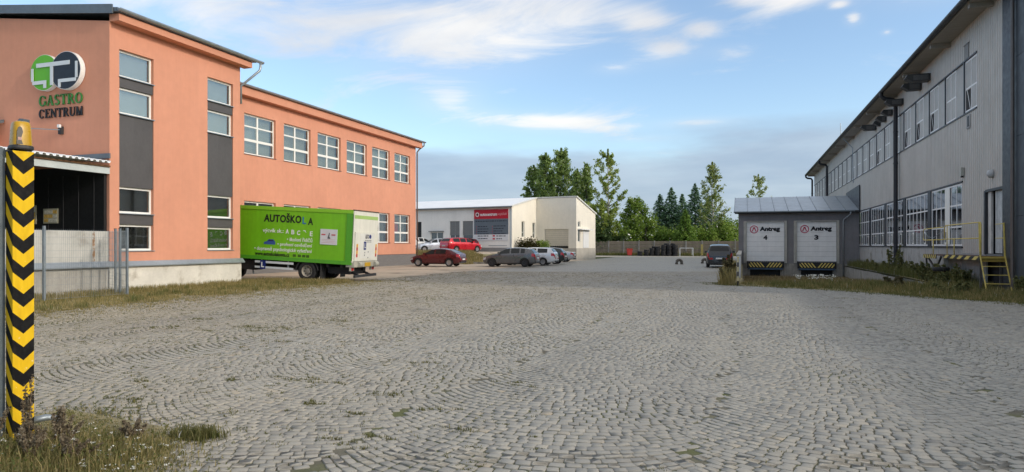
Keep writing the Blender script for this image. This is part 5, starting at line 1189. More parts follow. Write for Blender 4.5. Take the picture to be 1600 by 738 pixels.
# ================================================================== CHEVRON POST WITH BEACON (foreground left)
def chevron_mat():
    m = bpy.data.materials.new('chevron_print'); m.use_nodes = True; nt = m.node_tree; N = nt.nodes; L = nt.links; b = N['Principled BSDF']
    tc = N.new('ShaderNodeTexCoord'); s = N.new('ShaderNodeSeparateXYZ'); L.new(tc.outputs['Object'], s.inputs[0])
    def mt(op, a, b_=None):
        x = N.new('ShaderNodeMath'); x.operation = op
        for i, q in enumerate((a, b_)):
            if q is None: continue
            if isinstance(q, (int, float)): x.inputs[i].default_value = q
            else: L.new(q, x.inputs[i])
        return x.outputs[0]
    ay = mt('ABSOLUTE', s.outputs[1]); axx = mt('ABSOLUTE', s.outputs[0])
    f = mt('SUBTRACT', s.outputs[2], mt('ADD', mt('MULTIPLY', ay, .95), axx))
    fr = mt('FRACT', mt('DIVIDE', mt('ADD', f, 10+.075), .224)); st = mt('GREATER_THAN', fr, .5)
    n = N.new('ShaderNodeTexNoise'); n.inputs['Scale'].default_value = 14; n.inputs['Detail'].default_value = 6; n.inputs['Roughness'].default_value = .7; L.new(tc.outputs['Object'], n.inputs['Vector'])
    mp = N.new('ShaderNodeMapping'); mp.inputs['Scale'].default_value = (1, 1, .25); L.new(tc.outputs['Object'], mp.inputs[0]); n2 = N.new('ShaderNodeTexNoise'); n2.inputs['Scale'].default_value = 20; n2.inputs['Detail'].default_value = 5; L.new(mp.outputs[0], n2.inputs['Vector'])
    def mix(fac, a, c):
        x = N.new('ShaderNodeMix'); x.data_type = 'RGBA'
        if isinstance(fac, float): x.inputs[0].default_value = fac
        else: L.new(fac, x.inputs[0])
        for i, q in ((6, a), (7, c)):
            if isinstance(q, tuple): x.inputs[i].default_value = (*q, 1)
            else: L.new(q, x.inputs[i])
        return x.outputs[2]
    def mr(v, a, c): x = N.new('ShaderNodeMapRange'); L.new(v, x.inputs[0]); x.inputs[1].default_value = a; x.inputs[2].default_value = c; return x.outputs[0]
    yel = mix(mr(n2.outputs['Fac'], .35, .7), (.78, .50, .015), (.66, .40, .012)); yel = mix(mr(n.outputs['Fac'], .62, .70), yel, (.78, .68, .36)); yel = mix(mr(n2.outputs['Fac'], .70, .78), yel, (.24, .17, .06))
    blk = mix(mr(n.outputs['Fac'], .45, .8), (.006, .006, .007), (.022, .021, .02))
    L.new(mix(st, blk, yel), b.inputs['Base Color']); b.inputs['Roughness'].default_value = .6; b.inputs['Specular IOR Level'].default_value = .12
    return m
po = thing('barrier_post', 'yellow and black chevron guarded barrier post in the foreground', 'post', (-5.74, 4.06, 0), rad(-17.4))
b = MB(); b.box(-.153, 0, -.077, .077, -.05, 2.44); o = b.obj('chevron_guard', chevron_mat(), po)
b = MB(); b.box(-.27, -.158, -.165, -.082, -.05, 2.47); b.obj('column', STEELP, po)
b = MB(); b.box(-.26, -.16, -.081, .06, 2.40, 2.455); b.obj('column_head', STEELP, po)
b = MB(); b.tube([(-.1, .078, .13), (-.1, .20, .14), (-.1, .27, .12), (-.1, .29, .0)], .03, 8); b.obj('hook_bracket', STEEL, po, smooth=True)
be = thing('warning_beacon', 'amber warning beacon on top of the chevron post', 'beacon', (-5.80, 4.08, 2.446), rad(-17.4))
def sq(r, n=28, p=3.2): return [(r*math.copysign(abs(math.cos(t))**(2/p), math.cos(t)), r*.92*math.copysign(abs(math.sin(t))**(2/p), math.sin(t))) for t in [2*math.pi*k/n for k in range(n)]]
def stack(b, levels):
    n = 28; vs = []
    for r, z in levels: vs += [(x, y, z) for x, y in sq(r)]
    k = len(levels); b.add(vs, [(i*n+j, i*n+(j+1) % n, (i+1)*n+(j+1) % n, (i+1)*n+j) for i in range(k-1) for j in range(n)] + [tuple(range((k-1)*n, k*n)), tuple(range(n))[::-1]])
b = MB(); stack(b, [(.088, .01), (.092, .02), (.090, .04), (.084, .045)]); b.obj('base', PLASTB, be)
AMB = pmat('amber_lens', (.46, .26, .008), .32, .12, 9, spec=.4)
b = MB(); stack(b, [(.080, .046), (.078, .10), (.073, .18), (.068, .225), (.060, .243), (.045, .250)]); b.obj('lens', AMB, be, smooth=False, angle=40)
b = MB(); pts = [(-.055, .05), (-.008, .05), (-.008, .16), (-.014, .19), (-.028, .202), (-.042, .19), (-.05, .16)]
b.add([(.0795-.05*(z-.05), y, z) for y, z in pts] + [(.070-.05*(z-.05), y, z) for y, z in pts], [tuple(range(7))] + [(i, 7+i, 7+(i+1) % 7, (i+1) % 7) for i in range(7)]); b.obj('dark_slot', pmat('slot_brown', (.03, .022, .015), .3, .1, 4), be)
b = MB(); b.box(.074, .078, -.045, -.018, .085, .11); b.obj('type_label', pmat('label_pink', (.45, .28, .24), .6, .1, 4), be)
# ================================================================== WIRE FENCE (left)
fe = thing('wire_fence', 'grey welded wire fence with thin posts before the ramp wall', 'fence', (-18.95, 12, 0)); FO = (-18.95, 12, 0)
def wire_panel(a, c, nm='wire_panel'):
    a = Vector(a); c = Vector(c); d = (c-a); ln = d.length; d.normalize(); b = MB()
    n = int(ln/.055)
    for i in range(n+1):
        p = a+d*(ln*i/n); b.bar((p.x, p.y, .06), (p.x, p.y, 2.12), .004)
    for k in range(11): z = .08+.2*k; b.bar((a.x, a.y, z), (c.x, c.y, z), .006)
    b.obj(nm, STEEL, fe, org=FO)
fp = [(-19.1, 6.5), (-19.1, 9.05), (-19.08, 11.55), (-19.06, 14.07), (-18.80, 16.62)]
for x, y in fp + [(-19.68, 17.12), (-20.38, 17.55)]:
    MB().box(x-.03, x+.03, y-.03, y+.03, -.1, 2.20).obj('fence_post', STEEL, fe, org=FO); MB().box(x-.036, x+.036, y-.036, y+.036, 2.20, 2.215).obj('post_cap', PLASTB, fe, org=FO)
for q in list(zip(fp, fp[1:])) + [(fp[-1], (-19.68, 17.12)), ((-19.68, 17.12), (-20.38, 17.55)), ((-20.38, 17.55), (-21.2, 17.95))]: wire_panel((*q[0], 0), (*q[1], 0))
# ================================================================== FAR EDGE OF THE YARD
bf_ = thing('board_fence', 'long weathered plank fence along the far end of the yard', 'fence', (-6, 107, 0)); BFO = (-6, 107, 0)
for i in range(19):
    x = -25+2.4*i
    MB().box(x-.09, x+.09, 106.9, 107.1, -.1, 2.32).obj('fence_post', CONC_D, bf_, org=BFO)
    for k in range(4): piece('fence_board', WOODF, bf_, (x+.10, 106.96+.01*((i+k) % 3), .04+.56*k+.01), (x+2.3, 107.01+.01*((i+k) % 3), .04+.56*(k+1)-.015-.02*((i*k) % 2)), BFO)
tm = MB(); tm.lathe([(.20, -.10), (.34, -.12), (.385, -.08), (.385, .08), (.34, .12), (.20, .10)], 16, (0, 0, 0), 'z'); t0 = tm.obj('stacked_tyre', RUBBER, None, smooth=True); tme = t0.data; bpy.data.objects.remove(t0)
ORD = ['first', 'second', 'third', 'fourth', 'fifth', 'sixth', 'seventh', 'eighth', 'ninth', 'tenth']; SK_ = [0, 1, 2, 9, 3, 4, 5, 6, 9, 9]
for i, (x, y, n) in enumerate([(-14.6, 102.6, 3), (-13.7, 102.9, 4), (-12.9, 103.1, 5), (-12.6, 103.9, 6), (-12.05, 103.2, 6), (-11.2, 103.3, 7), (-10.4, 103.4, 7), (-9.5, 103.5, 7), (-10.9, 104.2, 8), (-9.9, 104.3, 8)]):
    for k in range(n):
        o = bpy.data.objects.new('stacked_tyre', tme); lk(o); o.location = (x+rnd.uniform(-.05, .05), y+rnd.uniform(-.05, .05), .12+.238*k); o.rotation_euler = (rnd.uniform(-.03, .03), rnd.uniform(-.03, .03), rnd.uniform(0, 6))
        tag(o, '%s tyre from the ground in the %s' % (ORD[k], ('%s front tyre stack from the left' % ORD[SK_[i]]) if SK_[i] < 8 and i not in (3, 8, 9) else {3: 'half-hidden left rear tyre stack', 8: 'tall middle rear tyre stack', 9: 'tall right rear tyre stack'}[i]), 'tyre', 'stacked tyres')
bn = thing('rubbish_bin', 'red plastic wheeled bin before the plank fence', 'bin', (-16.5, 104.5, 0), .3)
b = MB(); b.add([(-.32, -.36, .08), (.32, -.36, .08), (.32, .36, .08), (-.32, .36, .08), (-.42, -.45, 1.02), (.42, -.45, 1.02), (.42, .45, 1.02), (-.42, .45, 1.02)], [(3, 2, 1, 0), (4, 5, 6, 7), (0, 1, 5, 4), (1, 2, 6, 5), (2, 3, 7, 6), (3, 0, 4, 7)])
RB = pmat('bin_red', (.42, .045, .035), .5, .1, 3); b.obj('tub', RB, bn); MB().box(-.45, .45, -.48, .50, 1.025, 1.10).obj('lid', RB, bn); MB().box(-.40, .40, .50, .56, .98, 1.04).obj('handle', PLASTB, bn)
for s in (-1, 1): MB().lathe([(.001, -.04), (.1, -.04), (.1, .04), (.001, .04)], 12, (s*.3, .40, .1), 'x').obj('wheel', RUBBER, bn)
rk = thing('steel_rack', 'empty pale steel frame beside the tyre stacks', 'rack', (-7.95, 103.8, 0), .25)
for x in (-1, 1):
    for y in (-.4, .4): MB().box(x*.95-.03, x*.95+.03, y-.03, y+.03, 0, 1.15).obj('leg', SIGNG, rk)
for y in (-.4, .4): MB().box(-.98, .98, y-.03, y+.03, 1.152, 1.22).obj('top_bar', SIGNG, rk)
for x in (-.95, .95): MB().box(x-.03, x+.03, -.368, .368, 1.153, 1.219).obj('side_bar', SIGNG, rk)
yp = thing('yellow_post', 'short dull yellow post near the dark people carrier', 'post', (-5.55, 101.5, 0))
MB().box(-.14, .14, -.14, .14, 0, 1.75).obj('shaft', pmat('dull_yellow', (.42, .33, .10), .7, .2, 4), yp); MB().box(-.22, .22, -.22, .22, 0, .12).obj('foot', CONC_D, yp)
for i, (x, y) in enumerate(((-5.15, 59.6), (-3.2, 63.0))):
    b = MB(); R_, r_ = .22, .12
    for_pts = [(R_*math.cos(math.pi*k/12)-.0, .0, .14+R_*math.sin(math.pi*k/12)) for k in range(13)]
    for_pts = [(.22, 0, -.05)] + for_pts + [(-.22, 0, -.05)]
    b.tube(for_pts, [.125]*len(for_pts), 10); o = b.obj('half_buried_tyre', pmat('dusty_tyre', (.12, .11, .095), .9, .2, 6, .3, 40), None, smooth=True); o.location = (x, y, 0); o.rotation_euler = (0, 0, PSI)
    tag(o, ('half-buried old tyre standing alone, left of the pair in the yard', 'half-buried old tyre just left of the dark people carrier')[i], 'tyre', 'half-buried tyres')
# ================================================================== VEGETATION
RG = np.random.default_rng(11)
def leaf_quads(C, size, up=.35, asp=.55, rg=RG, rv=None, axis=None):
    """diamond leaves at centres C"""
    n = len(C); a = rg.normal(0, 1, (n, 3)) if axis is None else axis + rg.normal(0, .25, (n, 3)); a /= np.linalg.norm(a, axis=1)[:, None]
    nn = rg.normal(0, 1, (n, 3)) + np.array([0, 0, up*2]); b = np.cross(a, nn); b /= np.linalg.norm(b, axis=1)[:, None]+1e-9
    s = (size*rg.uniform(.6, 1.3, n))[:, None]
    V = np.stack([C-a*s, C+b*s*asp, C+a*s, C-b*s*asp], 1).reshape(-1, 3)
    F = np.arange(4*n).reshape(-1, 4)
    if rv is None: rv = rg.uniform(0, 1, n)
    return V, F, np.repeat(rv, 4)
def lobes_points(lobes, n, rg):
    """points spread through ellipsoid lobes (cx,cy,cz,rx,ry,rz), denser to the outside"""
    vol = np.array([l[3]*l[4]*l[5] for l in lobes])**.75; k = rg.choice(len(lobes), n, p=vol/vol.sum()); L_ = np.array(lobes)[k]
    d = rg.normal(0, 1, (n, 3)); d /= np.linalg.norm(d, axis=1)[:, None]; r = rg.uniform(.05, 1, n)**.55
    r *= 1+np.abs(rg.normal(0, .28, n))
    return L_[:, :3] + d*r[:, None]*L_[:, 3:6], k
LEAVES = {
 'poplar': leafmat('poplar_leaves', [(.154, .246, .070), (.230, .346, .095), (.307, .430, .126), (.400, .506, .169)], .5),
 'ash': leafmat('ash_leaves', [(.185, .276, .046), (.262, .368, .065), (.353, .445, .092), (.445, .506, .138)], .5),
 'broad': leafmat('broad_leaves', [(.115, .215, .037), (.185, .307, .053), (.262, .384, .070), (.338, .445, .092)], .5),
 'dark': leafmat('dark_leaves', [(.051, .090, .032), (.077, .128, .045), (.109, .166, .058)]),
 'spruce': leafmat('spruce_needles', [(.138, .246, .154), (.199, .323, .192), (.276, .415, .230)], .5),
 'thuja': leafmat('thuja_needles', [(.122, .230, .043), (.199, .323, .061), (.276, .400, .084)], .45),
 'birch': leafmat('birch_leaves', [(.199, .276, .070), (.276, .361, .100), (.368, .430, .146), (.430, .476, .185)], .5),
}
def deciduous(name, label, pos, h, rx, base, nl, spread, nleaf, leaf, mat, bark, seed, trunk=.22, pts=None, group='trees beyond the yard', rise=1.1, droop=0.0, limb=.5):
    """limbs leave the trunk all the way up, twigs leave the limbs, leaves cling to the twigs"""
    rg = np.random.default_rng(seed); root = thing(name, label, 'tree', pos, 0, group)
    b = MB(); pt = [(0, 0, -.1)]
    for i in range(1, 7): pt.append((rg.uniform(-.12, .12)*i*.4, rg.uniform(-.12, .12)*i*.4, h*.97*i/6))
    b.tube(pt, [trunk*(1-.145*i) for i in range(7)], 8)
    C = []; tone = []
    for i in range(nl):
        t = (i+rg.uniform(0, 1))/nl; env = rx*(1 if pts is None else np.interp(t, [p[0] for p in pts], [p[1] for p in pts]))*rg.uniform(.55, 1.1)
        zt = base+(h-base)*t; a = i*2.4+rg.uniform(-.6, .6); z0 = max(.6, zt-env*rise); q = min(5.99, z0/(h*.97)*6); k = int(q)
        s = np.array(Vector(pt[k]).lerp(Vector(pt[k+1]), q-k)); e = np.array([env*math.cos(a), env*math.sin(a), min(h, zt)])
        m = s+(e-s)*.5+np.array([env*.12*math.cos(a), env*.12*math.sin(a), -.10*env+droop*env]); rr = trunk*limb*(1-.13*q)
        b.tube([tuple(s), tuple(m), tuple(e)], [max(rr, .02), max(rr*.55, .014), .008], 5)
        tn = rg.uniform(-.22, .22); ntw = 9
        for j in range(ntw):
            u = rg.uniform(.3, 1.0); p = (1-u)**2*s+2*u*(1-u)*m+u*u*e
            d = rg.normal(0, 1, 3); d /= np.linalg.norm(d); d = d*.8+np.array([.5*math.cos(a), .5*math.sin(a), .55-droop*3]); d /= np.linalg.norm(d); ln = spread*rg.uniform(.5, 1.5)
            nn = max(3, int(nleaf/(nl*ntw))); w = rg.uniform(0, 1, nn)**.8
            C.append(p+d*(w*ln)[:, None]+rg.normal(0, spread*.20, (nn, 3))); tone.append(np.full(nn, tn+rg.uniform(-.1, .1)))
            if j < 4: b.tube([tuple(p), tuple(p+d*ln*.8)], [.016, .005], 4)
    nt_ = nleaf//14; w = rg.uniform(.86, 1.03, nt_); C.append(np.stack([rg.normal(0, spread*.3, nt_)*(1.05-w)*6, rg.normal(0, spread*.3, nt_)*(1.05-w)*6, w*h], 1)); tone.append(np.zeros(nt_))
    C = np.concatenate(C); tone = np.concatenate(tone); C[:, 2] = np.maximum(C[:, 2], .1)
    V, F, r = leaf_quads(C, leaf*1.12, 1.1, .6, rg, np.clip(rg.beta(2, 2, len(C))+tone, 0, 1)); np_mesh('crown', V, F, mat, root, r)
    b.obj('trunk', bark, root, smooth=True); return root
def conifer(name, label, pos, h, rx, nw, mat, seed, leaf=.28, group='trees beyond the yard'):
    rg = np.random.default_rng(seed); root = thing(name, label, 'tree', pos, 0, group); C = []; A = []; b = MB(); b.tube([(0, 0, -.1), (0, 0, h*.5), (0, 0, h*.98)], [.2, .12, .02], 7)
    for i in range(nw):
        t = i/(nw-1); z = h*(.04+.94*t); R = rx*(1-t)**.85*rg.uniform(.8, 1.12)+.10; nb = int(5+6*(1-t))
        for k in range(nb):
            a = 2*math.pi*(k+rg.uniform(-.3, .3))/nb+i*.7; ln = R*rg.uniform(.75, 1.12); d = np.array([math.cos(a), math.sin(a)])
            m = int(6+ln*9); s = rg.uniform(.1, 1, m)**.8
            side = rg.normal(0, .13, (m, 2))*ln*(1.1-s)[:, None]
            p = np.zeros((m, 3)); p[:, :2] = d*(s*ln)[:, None]+side; p[:, 2] = z-.20*ln*s**1.4+.13*ln*(s > .85)+rg.normal(0, .07, m); C.append(p)
            ax_ = np.zeros((m, 3)); ax_[:, :2] = d; ax_[:, 2] = -.3; A.append(ax_)
    C = np.concatenate(C); A = np.concatenate(A)
    V, F, r = leaf_quads(C, leaf, 1.3, .42, rg, None, A); np_mesh('crown', V, F, mat, root, r); b.obj('trunk', BARK, root); return root
def shrub(name, label, pos, rx, ry, h, mat, n, leaf, seed, cat='shrub', group=None, nl=14):
    rg = np.random.default_rng(seed); root = thing(name, label, cat, pos, 0, group)
    lobes = [(rg.uniform(-.7, .7)*rx, rg.uniform(-.7, .7)*ry, h*rg.uniform(.25, .8), rx*.42, ry*.42, h*.30) for _ in range(nl)]
    P, k = lobes_points(lobes, n, rg); P[:, 2] = np.maximum(P[:, 2], .03); rv = np.clip(rg.beta(2, 2, n)+rg.uniform(-.2, .2, nl)[k], 0, 1)
    V, F, r = leaf_quads(P, leaf, 1.0, .55, rg, rv); np_mesh('foliage', V, F, mat, root, r)
    b = MB()
    for l in lobes: b.tube([(l[0]*.2, l[1]*.2, -.05), (l[0]*.7, l[1]*.7, l[2]*.6), l[:3]], [.03, .02, .01], 5)
    b.obj('stems', BARK, root); return root
def ud(u, d, z=0):   # world point at picture column u and depth d, used to lay out the far trees
    a = (u-800)/1055; return (float(d*(FW[0]+a*RT[0])), float(d*(FW[1]+a*RT[1])), z)
pop = [(0, .75), (.3, 1), (.6, .8), (.85, .45), (1, .2)]
LP = LEAVES['poplar']
deciduous('poplar_tree', 'leftmost poplar rising behind the white workshop roof', ud(834, 122), 15.6, 2.6, 2, 60, .75, 11500, .18, LP, BARK, 21, pts=pop, rise=1.9)
deciduous('poplar_tree', 'second poplar from the left, behind the workshop roof', ud(853, 118), 17.2, 2.6, 2, 66, .75, 12500, .18, LP, BARK, 22, pts=pop, rise=1.9)
deciduous('poplar_tree', 'tallest broad poplar behind the ridge of the white workshop', ud(877, 120), 18.3, 3.5, 2, 90, .85, 18000, .18, LP, BARK, 23, pts=pop, rise=1.8)
deciduous('poplar_tree', 'dark slim poplar between the tallest one and the workshop corner', ud(902, 124), 15.2, 1.9, 2, 50, .65, 9000, .18, LP, BARK, 24, pts=pop, rise=1.9)
deciduous('poplar_tree', 'pointed poplar right above the cream workshop corner', ud(916, 119), 15.4, 2.1, 1, 62, .7, 11500, .18, LP, BARK, 25, pts=[(0, 1.5), (.4, 1.05), (.8, .45), (1, .12)], rise=1.8)
deciduous('ash_tree', 'tall airy light green tree with visible limbs right of the workshop', ud(950, 113), 17.2, 3.1, 4.5, 34, .62, 5600, .17, LEAVES['ash'], BARKP, 26, pts=[(0, .7), (.3, .9), (.6, 1.05), (.85, .8), (1, .35)], trunk=.26, rise=.9, limb=.55)
deciduous('ash_tree', 'shorter leafy tree at the foot of the tall airy tree', ud(941, 111), 8.8, 2.4, .6, 34, .8, 5600, .17, LEAVES['ash'], BARK, 27)
deciduous('maple_tree', 'dense rounded green tree left of the spruces', ud(992, 116), 9.4, 3.0, .3, 60, .95, 11000, .17, LEAVES['broad'], BARK, 28, pts=[(0, 1.15), (.5, 1), (.85, .6), (1, .2)])
deciduous('maple_tree', 'low dense green tree under the rounded one by the fence', ud(1010, 113), 6.2, 2.4, .2, 34, .8, 6000, .17, LEAVES['broad'], BARK, 29)
shrub('dark_bush', 'dark bush beside the workshop corner at the fence end', ud(934, 110), 2.4, 2.4, 5.6, LEAVES['dark'], 3800, .26, 30, 'bush', nl=18)
shrub('dark_bush', 'dark undergrowth below the airy tree behind the fence', ud(962, 112), 2.8, 2.0, 3.6, LEAVES['dark'], 3200, .26, 31, 'bush', nl=16)
SP = LEAVES['spruce']
conifer('spruce_tree', 'leftmost dark spruce behind the plank fence', ud(1031, 120), 10.8, 4.3, 40, SP, 41)
conifer('spruce_tree', 'taller dark spruce, second from the left', ud(1049, 119), 11.9, 4.0, 42, SP, 42)
conifer('spruce_tree', 'slim dark spruce in the middle of the spruce row', ud(1066, 121), 10.9, 3.6, 40, SP, 43)
conifer('spruce_tree', 'tall broad spruce left of the birch', ud(1086, 117), 12.4, 4.6, 44, SP, 44)
conifer('thuja_tree', 'light green conical conifer standing over the tyre stacks', ud(1071, 109), 7.4, 3.1, 34, LEAVES['thuja'], 45, .24)
conifer('spruce_tree', 'spruce behind the birch', ud(1108, 122), 10.6, 4.4, 40, SP, 46)
deciduous('birch_tree', 'tall feathery birch behind the dark people carrier', ud(1113, 114), 15.2, 2.7, 2.0, 60, .55, 6600, .15, LEAVES['birch'], BARKP, 47, pts=[(0, 1.3), (.35, 1.05), (.65, .75), (.85, .42), (1, .12)], trunk=.17, rise=.8, droop=.10)
deciduous('birch_tree', 'thin birch top showing above the dock house roof', ud(1185, 118), 13.6, 2.1, 4.0, 36, .5, 3000, .15, LEAVES['birch'], BARKP, 48, pts=[(0, 1.1), (.6, 1.0), (.85, .6), (1, .15)], trunk=.14, rise=.8)
for i, (u, d, r, h, lb) in enumerate(((1100, 112, 2.2, 4.6, 'green bush below the birch behind the fence'), (1124, 112, 2.2, 5.0, 'leafy bush behind the roof of the dark people carrier'), (1140, 114, 2.2, 5.8, 'leafy bush close to the dock house corner'), (1150, 116, 2.0, 6.6, 'tallest bush behind the dock house corner'))):
    shrub('leafy_bush', lb, ud(u, d), r, r, h, LEAVES['broad'], 3400, .22, 50+i, 'bush', 'bushes behind the plank fence', 16)
for i, (u, d, r, h, lb, mt_) in enumerate(((1022, 114, 2.4, 4.6, 'broad green bush filling the gap left of the spruces', 'broad'), (1041, 113, 2.2, 3.9, 'low green bush at the foot of the taller spruce', 'broad'), (1058, 115, 2.4, 4.8, 'dark bush between the slim spruce and the light conifer', 'dark'), (1085, 112, 2.2, 4.4, 'green bush left of the birch foot behind the fence', 'broad'), (975, 113, 2.6, 4.8, 'green bush between the airy tree and the rounded tree', 'broad'), (1003, 119, 3.0, 6.6, 'large bush behind the rounded tree', 'broad'))):
    shrub('leafy_bush', lb, ud(u, d), r, r, h, LEAVES[mt_], 4200, .2, 150+i, 'bush', 'bushes behind the plank fence', 22)
p = wbw(1.2, 1.6); shrub('clipped_shrub', 'dark olive shrub against the lit gable of the workshop', (p[0], p[1], .55), 1.1, 1.0, 1.75, leafmat('olive_leaves', [(.03, .03, .01), (.055, .05, .015), (.085, .075, .02)]), 2400, .10, 61)
p = wbw(1.6, 3.9); shrub('clipped_shrub', 'bright green shrub right of the dark olive one', (p[0], p[1], .5), .95, .9, 1.6, LEAVES['broad'], 2200, .10, 62)
# ------------------------------------------------------------------ grass and weeds
def blades(name, xy, z, h, width, mat, lean=.45, rg=RG, parent=None, rv=None):
    n = len(xy); a = rg.uniform(0, 2*math.pi, n); d = np.stack([np.cos(a), np.sin(a)], 1); ln = rg.uniform(.05, lean, n)*h
    side = np.stack([-d[:, 1], d[:, 0]], 1); ww = width*rg.uniform(.6, 1.3, n)
    b0 = np.zeros((n, 3)); b0[:, :2] = xy-side*ww[:, None]; b0[:, 2] = z; b1 = b0.copy(); b1[:, :2] = xy+side*ww[:, None]
    m0 = b0.copy(); m0[:, :2] = xy-side*ww[:, None]*.7+d*(ln*.3)[:, None]; m0[:, 2] = z+h*.6; m1 = b1.copy(); m1[:, :2] = xy+side*ww[:, None]*.7+d*(ln*.3)[:, None]; m1[:, 2] = z+h*.6
    t = b0.copy(); t[:, :2] = xy+d*ln[:, None]; t[:, 2] = z+h
    V = np.stack([b0, b1, m1, m0, t], 1).reshape(-1, 3); k = np.arange(n)*5
    F = np.concatenate([np.stack([k, k+1, k+2], 1), np.stack([k, k+2, k+3], 1), np.stack([k+3, k+2, k+4], 1)])
    o = np_mesh(name, V, F, mat, parent, np.repeat(rg.uniform(0, 1, n) if rv is None else rv, 5)); o['kind'] = 'stuff'; return o
G_DRY = leafmat('dry_grass', [(.16, .15, .045), (.25, .21, .07), (.34, .27, .105), (.44, .35, .16)], .4)
G_GRN = leafmat('green_grass', [(.075, .105, .022), (.115, .145, .034), (.16, .175, .05), (.23, .21, .08)], .4)
G_TUF = leafmat('tuft_grass', [(.08, .10, .024), (.12, .135, .035), (.17, .165, .05), (.23, .20, .08)], .4)
def clumpy(n, fn, dens=None, rg=RG, k=40):
    """n points from area sampler fn, grouped into irregular clumps"""
    c = fn(max(8, n//k)); i = rg.integers(0, len(c), n); sp = rg.uniform(.05, .35, len(c))
    return c[i]+rg.normal(0, 1, (n, 2))*sp[i][:, None], i
# left verge
def s_left(n): return np.stack([RG.uniform(-21.1, -16.5, n), RG.uniform(8.5, 26.0, n)], 1)
xy, ci = clumpy(46000, s_left, k=34); xy = xy[(xy[:, 0] > -21.15) & (xy[:, 0] < -16.1+.3*np.sin(xy[:, 1]*3)) & (xy[:, 1] < 26.2)]
hh = RG.uniform(.025, .10, len(xy))*(1+1.3*np.clip((-18.3-xy[:, 0])/2.5, 0, 1))
blades('verge_grass', xy, 0, hh, .006, G_DRY)
xy, ci = clumpy(4500, lambda n: np.stack([RG.uniform(-21.1, -16.3, n), RG.uniform(8.5, 26.8, n)], 1), k=60); blades('verge_grass', xy, 0, RG.uniform(.05, .22, len(xy)), .007, G_GRN)
xy, ci = clumpy(5000, lambda n: np.stack([RG.uniform(-20.8, -16.5, n), RG.uniform(25.0, 26.3, n)], 1), k=50); blades('verge_grass', xy, 0, RG.uniform(.05, .2, len(xy)), .007, G_DRY)
x_ = -16.5+2.8*RG.beta(.8, 2.6, 1500); y_ = RG.uniform(8.5, 28, 1500); i_ = RG.integers(0, 1500, 14000)
xy = np.stack([x_[i_], y_[i_]], 1)+RG.normal(0, 1, (14000, 2))*np.array([.05, .07]); blades('verge_grass', xy, -.004, RG.uniform(.015, .06, 14000), .006, G_DRY, .8)
# right verge: rougher, darker, taller
def s_right(n):
    y = RG.uniform(21.5, 31, 2*n); x0 = xverge(y); p = np.stack([x0+(8.9-x0)*RG.uniform(0.02, 1, 2*n), y], 1); k = ~((p[:, 0] > 7.2) & (p[:, 1] > 26.3) & (p[:, 1] < 28.6)); return p[k][:n]   # trodden before the ladder
xy, ci = clumpy(24000, s_right, k=60); ok = (xy[:, 0] > xverge(xy[:, 1])-.15) & (xy[:, 0] < 8.95); xy = xy[ok]; blades('rough_grass', xy, 0, RG.uniform(.03, .16, len(xy))*(.4+1.8*np.clip((xy[:, 0]-xverge(xy[:, 1]))/4, 0, 1)), .007, G_GRN)
xy, ci = clumpy(13000, s_right, k=60); ok = (xy[:, 0] > xverge(xy[:, 1])-.2) & (xy[:, 0] < 8.95); xy = xy[ok]; blades('rough_grass', xy, 0, RG.uniform(.03, .26, len(xy))*(.4+np.clip((xy[:, 0]-xverge(xy[:, 1]))/3, 0, 1)), .006, G_DRY)
q = RG.integers(0, 500, 5000); y_ = RG.uniform(21.5, 31, 500); c_ = np.stack([xverge(y_)-1.3*RG.beta(.8, 2.2, 500), y_], 1); blades('rough_grass', c_[q]+RG.normal(0, .07, (5000, 2)), -.004, RG.uniform(.012, .06, 5000), .006, G_GRN, .8)
xy = np.stack([RG.uniform(-.95, -.3, 7000), RG.uniform(29, 50, 7000)], 1); blades('rough_grass', xy, 0, RG.uniform(.15, .75, 7000), .008, G_DRY)
xy = np.stack([RG.uniform(.1, 7.8, 9000), RG.uniform(31, 60, 9000)], 1); blades('ramp_grass', xy, -.97*np.clip((xy[:, 1]-31)/23, 0, 1), RG.uniform(.05, .28, 9000), .01, leafmat('straw', [(.13, .10, .045), (.20, .155, .07), (.27, .21, .10)]))
xy = np.stack([RG.uniform(7.95, 8.9, 9000), RG.uniform(31, 60, 9000)], 1); blades('rough_grass', xy, np.where(xy[:, 1] > 41, -.12, 0), RG.uniform(.15, .75, 9000), .008, G_GRN)
# leafy weeds by the hall
def weed(label, x, y, z, h, r, n, seed, mat=None, name='tall_weed', leaf=.075):
    rg = np.random.default_rng(seed); root = thing(name, label, 'weed', (x, y, z), 0, 'weeds at the foot of the hall'); C = []; b = MB()
    for s in range(max(3, n//160)):
        ex, ey, eh = rg.normal(0, r*.55), rg.normal(0, r*.55), h*rg.uniform(.6, 1.05); b.tube([(ex*.3, ey*.3, -.02), (ex*.7, ey*.7, eh*.5), (ex, ey, eh)], [.012, .009, .004], 5)
        m = 160; t = rg.uniform(.1, 1, m); a = rg.uniform(0, 6.28, m); rr = r*.42*(1.1-t*.8)*rg.uniform(.2, 1, m); C.append(np.stack([ex*t+rr*np.cos(a), ey*t+rr*np.sin(a), eh*t], 1))
    V, F, rv = leaf_quads(np.concatenate(C), leaf, 1.0, .42, rg); np_mesh('leaves', V, F, mat or leafmat('weed_leaves', [(.11, .13, .045), (.17, .18, .065), (.24, .23, .095)]), root, rv); b.obj('stems', pmat('weed_stem', (.12, .12, .05), .9, .2, 6), root)
